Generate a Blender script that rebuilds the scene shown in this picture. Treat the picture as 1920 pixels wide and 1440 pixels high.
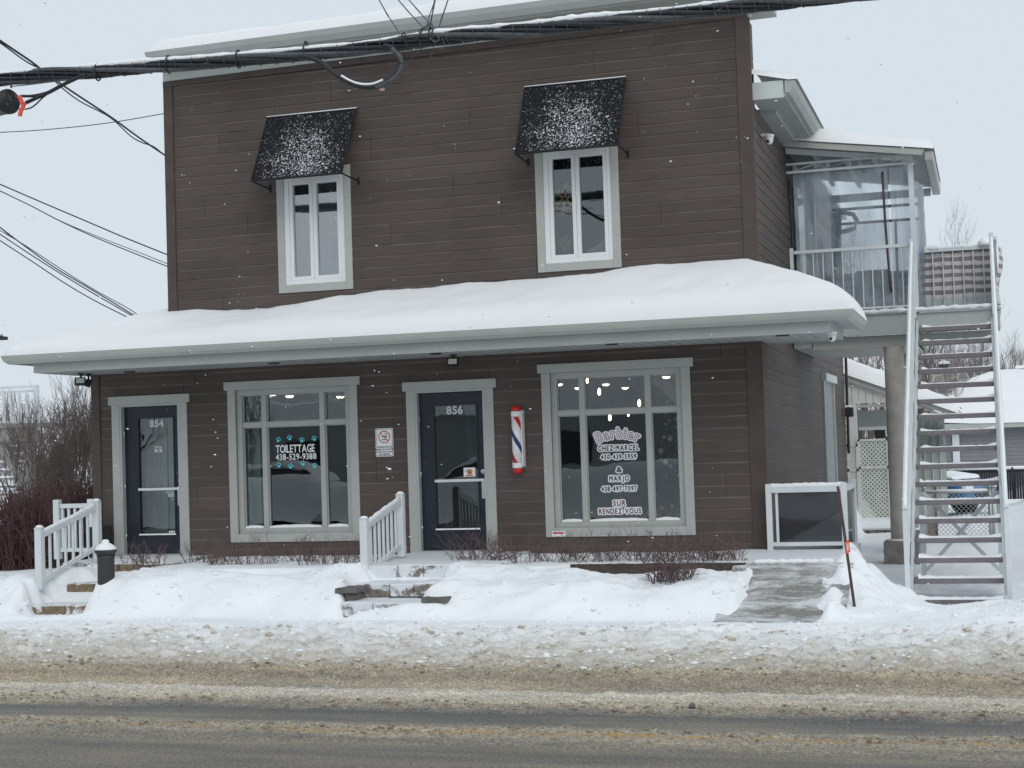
import bpy, math, random
import numpy as np
from mathutils import Vector, Matrix

for o in list(bpy.data.objects):
    bpy.data.objects.remove(o)
scene = bpy.context.scene
col = scene.collection
rnd = random.Random(7)

# ------------------------------------------------------------------ camera
FPX, YAW, PITCH, ROLL = 2917.0, -0.29626, 0.04056, -0.0323
CAM = Vector((0.0, -19.3, 1.334))
def _basis():
    cy, sy, cp, sp = math.cos(YAW), math.sin(YAW), math.cos(PITCH), math.sin(PITCH)
    f = Vector((sy*cp, cy*cp, sp)); r = Vector((cy, -sy, 0)); u = r.cross(f)
    cr, sr = math.cos(ROLL), math.sin(ROLL)
    return cr*r+sr*u, -sr*r+cr*u, f
RT, UP, FW = _basis()
cam = bpy.data.cameras.new('camera')
cam.sensor_width = 36; cam.lens = FPX/1920*36
cam.clip_start = 0.1; cam.clip_end = 900
cam_o = bpy.data.objects.new('camera', cam); col.objects.link(cam_o)
cam_o.matrix_world = Matrix((( RT.x, UP.x, -FW.x, CAM.x), (RT.y, UP.y, -FW.y, CAM.y), (RT.z, UP.z, -FW.z, CAM.z), (0,0,0,1)))
scene.camera = cam_o

# ------------------------------------------------------------------ world, sun, exposure
SUN_EL, SUN_AZ = math.radians(42), math.radians(148)
w = bpy.data.worlds.new('World'); scene.world = w; w.use_nodes = True
nt = w.node_tree; nt.nodes.clear()
sky = nt.nodes.new('ShaderNodeTexSky'); sky.sky_type = 'NISHITA'; sky.sun_disc = False
sky.sun_elevation = SUN_EL; sky.sun_rotation = SUN_AZ; sky.dust_density = 3.0
mixw = nt.nodes.new('ShaderNodeMixRGB'); mixw.inputs[0].default_value = 0.93
mixw.inputs[2].default_value = (7.05, 7.80, 8.42, 1)
bg = nt.nodes.new('ShaderNodeBackground'); bg.inputs[1].default_value = 0.1
wo = nt.nodes.new('ShaderNodeOutputWorld')
nt.links.new(sky.outputs[0], mixw.inputs[1]); nt.links.new(mixw.outputs[0], bg.inputs[0]); nt.links.new(bg.outputs[0], wo.inputs[0])
sl = bpy.data.lights.new('sun', 'SUN'); sl.energy = 0.95; sl.angle = math.radians(36); sl.color = (1, .97, .93)
so = bpy.data.objects.new('sun', sl); col.objects.link(so)
sd = Vector((math.sin(SUN_AZ)*math.cos(SUN_EL), math.cos(SUN_AZ)*math.cos(SUN_EL), math.sin(SUN_EL)))
so.rotation_euler = (-sd).to_track_quat('-Z', 'Y').to_euler(); so.location = sd*40
scene.view_settings.view_transform = 'Standard'; scene.view_settings.look = 'None'
scene.view_settings.exposure = 0.0; scene.view_settings.gamma = 1.0
scene.view_settings.use_curve_mapping = False

# ------------------------------------------------------------------ helpers
def ray(px, py):
    return FW + RT*((px-960)/FPX) + UP*((720-py)/FPX)
def atY(px, py, Y=0.0):
    d = ray(px, py); return CAM + d*((Y-CAM.y)/d.y)
def atX(px, py, X):
    d = ray(px, py); return CAM + d*((X-CAM.x)/d.x)
def atZ(px, py, Z):
    d = ray(px, py); return CAM + d*((Z-CAM.z)/d.z)

MATS = {}
def new_mat(name):
    m = bpy.data.materials.new(name); m.use_nodes = True
    nt = m.node_tree; b = nt.nodes['Principled BSDF']
    MATS[name] = m
    return m, nt, b
def N(nt, t, **kw):
    n = nt.nodes.new(t)
    for k, v in kw.items():
        if k in ('inp',):
            for i, x in v.items(): n.inputs[i].default_value = x
        else: setattr(n, k, v)
    return n
def ramp(nt, fac, stops, interp='LINEAR'):
    r = nt.nodes.new('ShaderNodeValToRGB'); cr = r.color_ramp; cr.interpolation = interp
    while len(cr.elements) < len(stops): cr.elements.new(0.5)
    for e, (p, c) in zip(cr.elements, stops):
        e.position = p; e.color = c if len(c) == 4 else (*c, 1)
    nt.links.new(fac, r.inputs[0]); return r
def noise(nt, vec, scale, detail=3, rough=.55, dist=0):
    n = nt.nodes.new('ShaderNodeTexNoise'); n.inputs['Scale'].default_value = scale
    n.inputs['Detail'].default_value = detail; n.inputs['Roughness'].default_value = rough
    n.inputs['Distortion'].default_value = dist
    if vec is not None: nt.links.new(vec, n.inputs['Vector'])
    return n
def mapping(nt, scale=(1,1,1), coord='Object'):
    tc = nt.nodes.new('ShaderNodeTexCoord'); mp = nt.nodes.new('ShaderNodeMapping')
    mp.inputs['Scale'].default_value = scale
    nt.links.new(tc.outputs[coord], mp.inputs[0]); return mp.outputs[0]
def worldpos(nt, scale=(1,1,1)):
    g = nt.nodes.new('ShaderNodeNewGeometry'); mp = nt.nodes.new('ShaderNodeMapping')
    mp.inputs['Scale'].default_value = scale
    nt.links.new(g.outputs['Position'], mp.inputs[0]); return mp.outputs[0]
def mixc(nt, fac, a, b):
    m = nt.nodes.new('ShaderNodeMixRGB')
    for i, v in ((0, fac), (1, a), (2, b)):
        if hasattr(v, 'type') and hasattr(v, 'links'): nt.links.new(v, m.inputs[i])
        elif i == 0: m.inputs[0].default_value = v
        else: m.inputs[i].default_value = v if len(v) == 4 else (*v, 1)
    return m.outputs[0]
def math_(nt, op, a, b=None, clamp=False):
    m = nt.nodes.new('ShaderNodeMath'); m.operation = op; m.use_clamp = clamp
    for i, v in ((0, a), (1, b)):
        if v is None: continue
        if hasattr(v, 'links'): nt.links.new(v, m.inputs[i])
        else: m.inputs[i].default_value = v
    return m.outputs[0]
def bump(nt, b, h, strength=.3, dist=.01):
    n = nt.nodes.new('ShaderNodeBump'); n.inputs['Strength'].default_value = strength
    n.inputs['Distance'].default_value = dist
    nt.links.new(h, n.inputs['Height']); nt.links.new(n.outputs[0], b.inputs['Normal'])
def simple(name, color, rough=.6, var=.12, nscale=6, bumps=.15, bscale=60, metal=0, bdist=.002, spec=.4):
    m, nt, b = new_mat(name)
    v = worldpos(nt)
    n = noise(nt, v, nscale, 4)
    c1 = tuple(x*(1-var) for x in color); c2 = tuple(min(1, x*(1+var)) for x in color)
    r = ramp(nt, n.outputs[0], [(.3, c1), (.7, c2)])
    nt.links.new(r.outputs[0], b.inputs['Base Color'])
    b.inputs['Roughness'].default_value = rough; b.inputs['Metallic'].default_value = metal
    b.inputs['Specular IOR Level'].default_value = spec
    if bumps:
        n2 = noise(nt, v, bscale, 3); bump(nt, b, n2.outputs[0], bumps, bdist)
    return m

class MB:
    def __init__(s): s.v = []; s.f = []; s.mi = []; s.sm = []
    def add(s, vs, fs, mi=0, smooth=False):
        o = len(s.v); s.v += [tuple(p) for p in vs]
        for f in fs: s.f.append(tuple(i+o for i in f)); s.mi.append(mi); s.sm.append(smooth)
    def box(s, x0, x1, y0, y1, z0, z1, mi=0):
        if x0 > x1: x0, x1 = x1, x0
        if y0 > y1: y0, y1 = y1, y0
        if z0 > z1: z0, z1 = z1, z0
        s.add([(x0,y0,z0),(x1,y0,z0),(x1,y1,z0),(x0,y1,z0),(x0,y0,z1),(x1,y0,z1),(x1,y1,z1),(x0,y1,z1)],
              [(0,3,2,1),(4,5,6,7),(0,1,5,4),(1,2,6,5),(2,3,7,6),(3,0,4,7)], mi)
    def bar(s, a, b, w, h=None, up=(0,0,1), mi=0):
        a = Vector(a); b = Vector(b); h = w if h is None else h
        d = (b-a).normalized(); u = Vector(up)
        if abs(d.dot(u)) > .98: u = Vector((0,1,0))
        sx = d.cross(u).normalized()*w/2; sy = sx.cross(d).normalized()*h/2
        vs = [p+i*sx+j*sy for p in (a, b) for i, j in ((-1,-1),(1,-1),(1,1),(-1,1))]
        s.add(vs, [(0,1,2,3),(7,6,5,4),(0,4,5,1),(1,5,6,2),(2,6,7,3),(3,7,4,0)], mi)
    def tube(s, pts, r, n=6, mi=0, cap=True, smooth=True):
        pts = [Vector(p) for p in pts]; k = len(pts)
        rs = r if isinstance(r, (list, tuple)) else [r]*k
        d0 = (pts[1]-pts[0]).normalized(); u = Vector((0,0,1)) if abs(d0.z) < .9 else Vector((1,0,0))
        vs = []; 
        for i, p in enumerate(pts):
            d = (pts[min(i+1,k-1)]-pts[max(i-1,0)])
            if d.length < 1e-9: d = d0
            d.normalize(); x = d.cross(u)
            if x.length < 1e-4: x = d.cross(Vector((0,1,0)))
            x.normalize(); y = x.cross(d); 
            for j in range(n):
                t = 2*math.pi*j/n; vs.append(p + (x*math.cos(t)+y*math.sin(t))*rs[i])
        fs = [(i*n+j, i*n+(j+1)%n, (i+1)*n+(j+1)%n, (i+1)*n+j) for i in range(k-1) for j in range(n)]
        if cap: fs += [tuple(range(n-1,-1,-1)), tuple((k-1)*n+j for j in range(n))]
        s.add(vs, fs, mi, smooth)
    def lathe(s, c, prof, n=20, mi=0, smooth=True, axis='z'):
        vs = []; 
        for (r, z) in prof:
            for j in range(n):
                t = 2*math.pi*j/n
                if axis == 'z': vs.append((c[0]+r*math.cos(t), c[1]+r*math.sin(t), c[2]+z))
                else: vs.append((c[0]+r*math.cos(t), c[1]+z, c[2]+r*math.sin(t)))
        k = len(prof)
        fs = [(i*n+j, i*n+(j+1)%n, (i+1)*n+(j+1)%n, (i+1)*n+j) for i in range(k-1) for j in range(n)]
        fs += [tuple(range(n-1,-1,-1)), tuple((k-1)*n+j for j in range(n))]
        s.add(vs, fs, mi, smooth)
    def prism(s, poly, d, mi=0):      # poly: list of 3d points (planar), extruded by vector d
        k = len(poly); d = Vector(d); P = [Vector(p) for p in poly]
        vs = P+[p+d for p in P]
        fs = [tuple(range(k)), tuple(range(2*k-1, k-1, -1))]+[(i, k+i, k+(i+1)%k, (i+1)%k) for i in range(k)]
        s.add(vs, fs, mi)
    def build(s, name, mat, parent=None, **tags):
        me = bpy.data.meshes.new(name)
        off = parent_loc(parent)
        vs = [(x-off[0], y-off[1], z-off[2]) for x, y, z in s.v] if off else s.v
        me.from_pydata(vs, [], s.f); me.validate()
        for m in (mat if isinstance(mat, (list, tuple)) else [mat]): me.materials.append(m)
        if len(me.polygons) == len(s.f):
            me.polygons.foreach_set('material_index', s.mi); me.polygons.foreach_set('use_smooth', s.sm)
        o = bpy.data.objects.new(name, me); col.objects.link(o)
        if parent is not None: o.parent = parent
        tag(o, **tags); return o
def parent_loc(p):
    if p is None: return None
    l = Vector((0,0,0)); q = p
    while q is not None: l = l+q.location; q = q.parent
    return l
def tag(o, label=None, cat=None, group=None, kind=None):
    if label: o['label'] = label
    if cat: o['category'] = cat
    if group: o['group'] = group
    if kind: o['kind'] = kind
    return o
def thing(name, loc, label, cat, group=None):
    o = bpy.data.objects.new(name, None); col.objects.link(o); o.location = loc
    o.empty_display_size = .2
    tag(o, label, cat, group); return o
def bevel(o, wdt=.004, seg=2):
    m = o.modifiers.new('bevel', 'BEVEL'); m.width = wdt; m.segments = seg; m.limit_method = 'ANGLE'; return o

# vectorised value noise
def _h(ix, iy, seed):
    n = (ix.astype(np.int64)*374761393 + iy.astype(np.int64)*668265263 + seed*144665)
    n = (n ^ (n >> 13))*1274126177; n = n ^ (n >> 16)
    return (n & 0xffff)/65535.0
def vnoise(x, y, seed=0):
    x = np.asarray(x, float); y = np.asarray(y, float)
    ix = np.floor(x); iy = np.floor(y); fx = x-ix; fy = y-iy
    fx = fx*fx*fx*(fx*(fx*6-15)+10); fy = fy*fy*fy*(fy*(fy*6-15)+10)
    a = _h(ix, iy, seed); b = _h(ix+1, iy, seed); c = _h(ix, iy+1, seed); d = _h(ix+1, iy+1, seed)
    return (a*(1-fx)+b*fx)*(1-fy)+(c*(1-fx)+d*fx)*fy
def fbm(x, y, seed=0, o=4, g=.5):
    s = 0; a = 1; t = 0
    for i in range(o): s = s+a*(vnoise(x*2**i+i*13.7, y*2**i+i*7.1, seed+i)-.5); t += a; a *= g
    return s/t*2
def sstep(a, b, x):
    t = np.clip((x-a)/(b-a), 0, 1); return t*t*(3-2*t)
def grid_obj(name, xs, ys, zf, mat, kind='structure', keep=None, **tags):
    X, Y = np.meshgrid(xs, ys); Z = zf(X, Y); nx, ny = len(xs), len(ys)
    me = bpy.data.meshes.new(name)
    V = np.stack([X.ravel(), Y.ravel(), Z.ravel()], 1)
    i = np.arange(nx-1)[None, :]; j = np.arange(ny-1)[:, None]
    a = (j*nx+i)
    F = np.stack([a, a+1, a+nx+1, a+nx], -1).reshape(-1, 4)
    if keep is not None:
        cx = (X[:-1,:-1]+X[1:,1:])/2; cy = (Y[:-1,:-1]+Y[1:,1:])/2
        F = F[keep(cx, cy).ravel()]
    me.vertices.add(len(V)); me.vertices.foreach_set('co', V.ravel())
    me.loops.add(F.size); me.loops.foreach_set('vertex_index', F.ravel())
    me.polygons.add(len(F)); me.polygons.foreach_set('loop_start', np.arange(0, F.size, 4)); me.polygons.foreach_set('loop_total', np.full(len(F), 4))
    me.polygons.foreach_set('use_smooth', np.ones(len(F), bool))
    me.update(calc_edges=True); me.validate(); me.materials.append(mat)
    o = bpy.data.objects.new(name, me); col.objects.link(o); tag(o, kind=kind, **tags); return o

def text_parts(s, size, offset=0.0, gap=.09, extr=0.0):
    """list of (x, verts2d, faces) for each letter, laid out from x=0; returns list, width"""
    out = []; x = 0
    for ch in s:
        if ch == ' ': x += size*.3; continue
        cu = bpy.data.curves.new('t', 'FONT'); cu.body = ch; cu.size = size; cu.offset = offset; cu.resolution_u = 4
        ob = bpy.data.objects.new('t', cu); col.objects.link(ob)
        dg = bpy.context.evaluated_depsgraph_get(); me = ob.evaluated_get(dg).to_mesh()
        vs = [(v.co.x, v.co.y) for v in me.vertices]; fs = [tuple(p.vertices) for p in me.polygons]
        ob.evaluated_get(dg).to_mesh_clear(); bpy.data.objects.remove(ob); bpy.data.curves.remove(cu)
        if not vs: continue
        cu0 = min(v[0] for v in vs)+offset; cu1 = max(v[0] for v in vs)-offset
        out.append((x-cu0, vs, fs, cu1-cu0, x)); x += cu1-cu0+size*gap
    return out, x-size*gap
def text_on_wall(mb, s, cx, z, size, Y, offset=0, gap=.09, arc=None, sx=1.0, mi=0, tilt=0, dy=.0004, fit=None):
    """adds letters facing -Y centred at cx, baseline z"""
    parts, wd = text_parts(s, size, offset, gap)
    if fit: sx = fit/wd
    for k, (ox, vs, fs, lw, lx) in enumerate(parts):
        yy = Y - (k % 2)*dy
        P = []
        if arc:
            th = ((lx+lw/2)-wd/2)*sx/arc
            for (a, b) in vs:
                u = (a+ox-(lx+lw/2))*sx
                px = cx + arc*math.sin(th)+u*math.cos(th)+b*math.sin(th)
                pz = z + arc*math.cos(th)-arc - u*math.sin(th)+b*math.cos(th)
                P.append((px, yy, pz))
        else:
            for (a, b) in vs: P.append((cx+(a+ox-wd/2)*sx, yy, z+b+(a+ox-wd/2)*sx*tilt))
        mb.add(P, fs, mi)
    return wd*sx

def grown_text(mb, tmp, Y, r, cell):
    """lettering cut with a margin r round the letters collected in tmp: merged strips, no overlaps"""
    V = np.array([(v[0], v[2]) for v in tmp.v]); lo = V.min(0)-r-2*cell; hi = V.max(0)+r+2*cell
    nx, nz = int((hi[0]-lo[0])/cell)+1, int((hi[1]-lo[1])/cell)+1
    g = np.zeros((nz, nx), bool)
    for f in tmp.f:
        P = (V[list(f)]-lo)/cell
        for k in range(1, len(f)-1):
            a, b, c = P[0], P[k], P[k+1]
            x0, x1 = int(max(0, min(a[0], b[0], c[0])-1)), int(min(nx-1, max(a[0], b[0], c[0])+1)); z0, z1 = int(max(0, min(a[1], b[1], c[1])-1)), int(min(nz-1, max(a[1], b[1], c[1])+1))
            X, Z = np.meshgrid(np.arange(x0, x1+1)+.5, np.arange(z0, z1+1)+.5)
            d = lambda p, q: (q[0]-p[0])*(Z-p[1])-(q[1]-p[1])*(X-p[0])
            e0, e1, e2 = d(a, b), d(b, c), d(c, a)
            g[z0:z1+1, x0:x1+1] |= ((e0 >= 0) & (e1 >= 0) & (e2 >= 0)) | ((e0 <= 0) & (e1 <= 0) & (e2 <= 0))
    R = int(round(r/cell)); out = g.copy()
    for dz in range(-R, R+1):
        w = int(math.sqrt(max(0, (r/cell)**2-dz*dz)))
        for dx in range(-w, w+1):
            out |= np.roll(np.roll(g, dz, 0), dx, 1)
    for j in range(nz):
        row = np.flatnonzero(np.diff(np.concatenate([[0], out[j].astype(int), [0]])))
        for a, b in zip(row[::2], row[1::2]):
            xa, xb, za, zb = lo[0]+a*cell, lo[0]+b*cell, lo[1]+j*cell, lo[1]+(j+1)*cell
            mb.add([(xa, Y, za), (xb, Y, za), (xb, Y, zb), (xa, Y, zb)], [(0, 1, 2, 3)])
# ------------------------------------------------------------------ materials
def m_planks():
    m, nt, b = new_mat('brown_siding')
    tc = N(nt, 'ShaderNodeTexCoord'); oi = N(nt, 'ShaderNodeObjectInfo')
    mp = N(nt, 'ShaderNodeMapping'); mp.inputs['Scale'].default_value = (1.5, 1.5, 30)
    nt.links.new(tc.outputs['Object'], mp.inputs[0])
    off = N(nt, 'ShaderNodeVectorMath', operation='SCALE'); off.inputs['Scale'].default_value = 37
    cx = N(nt, 'ShaderNodeCombineXYZ'); nt.links.new(oi.outputs['Random'], cx.inputs[0]); nt.links.new(oi.outputs['Random'], cx.inputs[2])
    nt.links.new(cx.outputs[0], off.inputs[0])
    av = N(nt, 'ShaderNodeVectorMath', operation='ADD'); nt.links.new(mp.outputs[0], av.inputs[0]); nt.links.new(off.outputs[0], av.inputs[1])
    g = noise(nt, av.outputs[0], 2.2, 6, .65)
    base = ramp(nt, g.outputs[0], [(.25, (.068,.053,.046)), (.55, (.085,.068,.060)), (.8, (.104,.086,.076))])
    # per board tint
    tint = math_(nt, 'MULTIPLY_ADD', oi.outputs['Random'], .22); tint.node.inputs[2].default_value = .9
    hs = N(nt, 'ShaderNodeHueSaturation'); nt.links.new(base.outputs[0], hs.inputs['Color']); nt.links.new(tint, hs.inputs['Value'])
    # weathered light edge just under each lap (board coordinate stored in uv-like attribute "lap")
    at = N(nt, 'ShaderNodeAttribute', attribute_name='lap')
    wp = worldpos(nt, (1.2, 1.2, 14)); n2 = noise(nt, wp, 1.0, 4, .6)
    e = ramp(nt, at.outputs['Fac'], [(.0, (0,0,0)), (.80, (0,0,0)), (.93, (1,1,1))])
    ns = ramp(nt, n2.outputs[0], [(.38, (0.12,)*3), (.62, (.72,)*3)])
    ef = math_(nt, 'MULTIPLY', e.outputs[0], ns.outputs[0])
    wp3 = worldpos(nt, (.5, .5, 4)); n3 = noise(nt, wp3, 1.3, 3)
    ec = ramp(nt, n3.outputs[0], [(.42, (.21,.20,.19)), (.6, (.25,.165,.125))])
    c = mixc(nt, ef, hs.outputs[0], ec.outputs[0])
    # thin snow dust / stains
    wp4 = worldpos(nt, (1, 1, 1)); n4 = noise(nt, wp4, .9, 4)
    st = ramp(nt, n4.outputs[0], [(.35, (.86,.86,.86)), (.7, (1.12,1.12,1.12))])
    mm = N(nt, 'ShaderNodeMixRGB', blend_type='MULTIPLY'); mm.inputs[0].default_value = 1
    nt.links.new(c, mm.inputs[1]); nt.links.new(st.outputs[0], mm.inputs[2])
    nt.links.new(mm.outputs[0], b.inputs['Base Color'])
    b.inputs['Roughness'].default_value = .62; b.inputs['Specular IOR Level'].default_value = .35
    bump(nt, b, g.outputs[0], .35, .003)
    return m
PLANK = m_planks()
BROWN = simple('brown_trim', (.076,.058,.050), .6, .15, 5, .2, 40)
GREY = simple('greige_trim', (.405,.42,.395), .5, .05, 3, .1, 40)
GREYD = simple('grey_fascia', (.40,.42,.415), .45, .05, 2, .05, 30)
PALE = simple('pale_frieze', (.56,.60,.58), .5, .05, 2, .05)
VINYL = simple('white_vinyl', (.74,.76,.77), .35, .03, 2, .03)
RAIL = simple('white_rail', (.64,.68,.69), .4, .06, 3, .05)
STEEL = simple('painted_steel', (.52,.56,.57), .45, .1, 5, .1)
DOORM = simple('navy_door', (.016,.020,.032), .35, .2, 3, .03)
BLACK = simple('black_plastic', (.018,.019,.021), .5, .2, 8, .1)
DARKM = simple('dark_grey', (.035,.037,.04), .6, .15, 8, .1)
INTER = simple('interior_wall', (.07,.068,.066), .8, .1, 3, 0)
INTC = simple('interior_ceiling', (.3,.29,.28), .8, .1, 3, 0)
CONC = simple('column_concrete', (.44,.425,.385), .85, .16, 6, .8, 90, bdist=.004)
PED = simple('pedestal_concrete', (.20,.19,.175), .9, .25, 8, .8, 50, bdist=.006)
STONE = simple('stone', (.16,.14,.115), .9, .35, 9, .9, 35, bdist=.01)
STONEB = simple('tan_stone', (.17,.125,.08), .9, .35, 7, .9, 30, bdist=.01)
STONEG = simple('grey_stone', (.13,.125,.12), .9, .3, 9, .9, 35, bdist=.01)
WOODB = simple('brown_timber', (.055,.04,.032), .8, .3, 8, .5, 30)
BARK = simple('bark', (.11,.095,.085), .9, .25, 20, .3, 60)
TWIG = simple('twig', (.135,.11,.10), .9, .25, 10, 0)
TWIGR = simple('red_twig', (.115,.060,.060), .8, .3, 6, 0)
TWIGB = simple('brown_twig', (.15,.105,.10), .8, .3, 6, 0)
RED = simple('red_enamel', (.55,.02,.02), .25, .05, 2, 0)
WHITEP = simple('white_enamel', (.78,.78,.78), .3, .03, 2, 0)
CHROME = simple('metal', (.6,.6,.6), .25, .05, 2, 0, metal=1)
GALV = simple('galvanised', (.42,.44,.44), .45, .1, 8, 0, metal=.6)
CURT = simple('pale_curtain', (.55,.62,.64), .9, .08, 4, .1)
CURTD = simple('dark_curtain', (.05,.06,.065), .9, .3, 14, .1)
GREENP = simple('pale_green_panel', (.42,.45,.42), .6, .06, 3, .05)
HSID = simple('grey_house_siding', (.22,.215,.23), .6, .05, 3, .05)
CREAM = simple('cream_panel', (.62,.63,.60), .6, .05, 3, .05)
ORANGE = simple('orange_tag', (.75,.10,.06), .5, .1, 10, 0)
PINK = simple('pale_orange_tag', (.75,.42,.34), .5, .1, 10, 0)
BLUECAR = simple('blue_paint', (.035,.12,.27), .25, .1, 3, 0)
WHITECAR = simple('white_paint', (.7,.71,.72), .25, .03, 3, 0)
TEAL = simple('teal_vinyl', (.12,.60,.66), .5, .05, 3, 0)
WLET = simple('white_letter', (.80,.81,.82), .5, .02, 3, 0)
SLET = simple('silver_letter', (.55,.58,.58), .4, .04, 3, 0)
MARO = simple('maroon_letter', (.10,.035,.045), .5, .1, 3, 0)
PINKL = simple('pink_letter', (.78,.66,.70), .5, .03, 3, 0)
CREAML = simple('cream_letter', (.74,.72,.62), .5, .03, 3, 0)
BLKL = simple('black_letter', (.02,.02,.025), .5, .1, 3, 0)
GOLD = simple('copper_glitter', (.80,.46,.24), .35, .35, 60, .4, 120)
SILVT = simple('silver_tinsel', (.5,.52,.52), .3, .3, 60, .3, 120)
TREEG = simple('artificial_fir', (.018,.03,.024), .8, .4, 20, .2)
STRIPEBLUE = simple('blue_enamel', (.02,.04,.14), .3, .05, 2, 0)

def m_snow(name='snow', col=(.86,.88,.90), bs=.35, dist=.02, sc=9):
    m, nt, b = new_mat(name)
    v = worldpos(nt); n = noise(nt, v, sc, 6, .6)
    n2 = noise(nt, v, 1.1, 4)
    r = ramp(nt, n2.outputs[0], [(.3, tuple(x*.95 for x in col)), (.7, col)])
    nt.links.new(r.outputs[0], b.inputs['Base Color'])
    b.inputs['Roughness'].default_value = .7; b.inputs['Specular IOR Level'].default_value = .2
    b.inputs['Subsurface Weight'].default_value = .0
    bump(nt, b, n.outputs[0], bs, dist); return m
SNOW = m_snow(); SNOWR = m_snow('roof_snow', (.84,.85,.865), .12, .012, 3.0)
SNOWI = m_snow('thin_snow', (.74,.78,.80), .5, .01, 30)

def m_awning():
    m, nt, b = new_mat('awning_snow_specks')
    v = mapping(nt, (1,1,1), 'Object')
    sp = N(nt, 'ShaderNodeSeparateXYZ'); nt.links.new(v, sp.inputs[0])
    n1 = noise(nt, v, 50, 3, .5, .9); n2 = noise(nt, v, 2.6, 4, .6)
    # density mask: thick in the middle of the cloth, thin at the top and the borders
    ax = math_(nt, 'ABSOLUTE', sp.outputs['X'])
    mx = ramp(nt, ax, [(.18, (1,1,1)), (.62, (.0,)*3)])
    mz = ramp(nt, sp.outputs['Z'], [(.0, (.62,)*3), (.06, (.95,)*3), (.55, (1,)*3), (.86, (.0,)*3)])
    mk = math_(nt, 'MULTIPLY', mx.outputs[0], mz.outputs[0])
    mk = math_(nt, 'MULTIPLY', mk, .115)
    mk2 = math_(nt, 'MULTIPLY', n2.outputs[0], .22)
    t = math_(nt, 'ADD', mk, mk2)
    th = math_(nt, 'SUBTRACT', .752, t)
    f = math_(nt, 'SUBTRACT', n1.outputs[0], th)
    f = math_(nt, 'MULTIPLY', f, 13, True)
    nt.links.new(mixc(nt, f, (.010,.011,.014), (.75,.76,.78)), b.inputs['Base Color'])
    b.inputs['Roughness'].default_value = .75; b.inputs['Specular IOR Level'].default_value = .2
    bump(nt, b, f, .5, .006); return m
AWN = m_awning()
AWNB = simple('awning_frame', (.012,.013,.016), .7, .2, 8, 0)

def m_glass(name, refl=.12, tint=(.9,.94,.94), rough=.0, milk=0.0, milkc=(.6,.68,.74)):
    m, nt, b = new_mat(name); nt.nodes.remove(b); out = nt.nodes['Material Output']
    tr = N(nt, 'ShaderNodeBsdfTransparent'); tr.inputs[0].default_value = (*tint, 1)
    gl = N(nt, 'ShaderNodeBsdfGlossy'); gl.inputs['Roughness'].default_value = rough
    fr = N(nt, 'ShaderNodeFresnel'); fr.inputs[0].default_value = 1.5
    f = math_(nt, 'ADD', fr.outputs[0], refl, True)
    mx = N(nt, 'ShaderNodeMixShader'); nt.links.new(f, mx.inputs[0]); nt.links.new(tr.outputs[0], mx.inputs[1]); nt.links.new(gl.outputs[0], mx.inputs[2])
    v = worldpos(nt); n = noise(nt, v, 2.0, 2)
    bp = N(nt, 'ShaderNodeBump'); bp.inputs['Strength'].default_value = .04; bp.inputs['Distance'].default_value = .02
    nt.links.new(n.outputs[0], bp.inputs['Height']); nt.links.new(bp.outputs[0], gl.inputs['Normal'])
    last = mx
    if milk > 0:
        df = N(nt, 'ShaderNodeBsdfDiffuse'); df.inputs[0].default_value = (*milkc, 1)
        tl = N(nt, 'ShaderNodeBsdfTranslucent'); tl.inputs[0].default_value = (*milkc, 1)
        ad = N(nt, 'ShaderNodeMixShader'); ad.inputs[0].default_value = .5
        nt.links.new(df.outputs[0], ad.inputs[1]); nt.links.new(tl.outputs[0], ad.inputs[2])
        n3 = noise(nt, worldpos(nt, (2.5,2.5,.8)), 1.2, 4, .6, 1.0)
        mf = ramp(nt, n3.outputs[0], [(.3, (milk*.6,)*3), (.7, (min(1,milk*1.5),)*3)])
        m2 = N(nt, 'ShaderNodeMixShader'); nt.links.new(mf.outputs[0], m2.inputs[0]); nt.links.new(last.outputs[0], m2.inputs[1]); nt.links.new(ad.outputs[0], m2.inputs[2])
        last = m2
    nt.links.new(last.outputs[0], out.inputs[0]); return m
GLASS = m_glass('window_glass', .055, (.86,.9,.9))
GLASSU = m_glass('upper_glass', .29, (.8,.85,.86)); GLASSV = m_glass('upper_glass_dark', .085, (.8,.85,.86))
GLASSD = m_glass('door_glass', .05, (.8,.85,.84))
PLASTIC = m_glass('clear_plastic', .07, (.90,.95,.98), .05, .42, (.62,.72,.80))
SMOKE = m_glass('smoked_glass', .03, (.30,.31,.33), .03, .10, (.25,.26,.28))
def emis(name, c, s):
    m, nt, b = new_mat(name); b.inputs['Emission Color'].default_value = (*c, 1); b.inputs['Emission Strength'].default_value = s
    b.inputs['Base Color'].default_value = (*c, 1); return m
LAMPE = emis('warm_downlight', (1, .80, .55), 9.0)
BULBE = emis('warm_bulb', (1, .70, .36), 14.0)
FLOODL = simple('lamp_lens', (.7,.7,.66), .3, .03, 2, 0)

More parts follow.
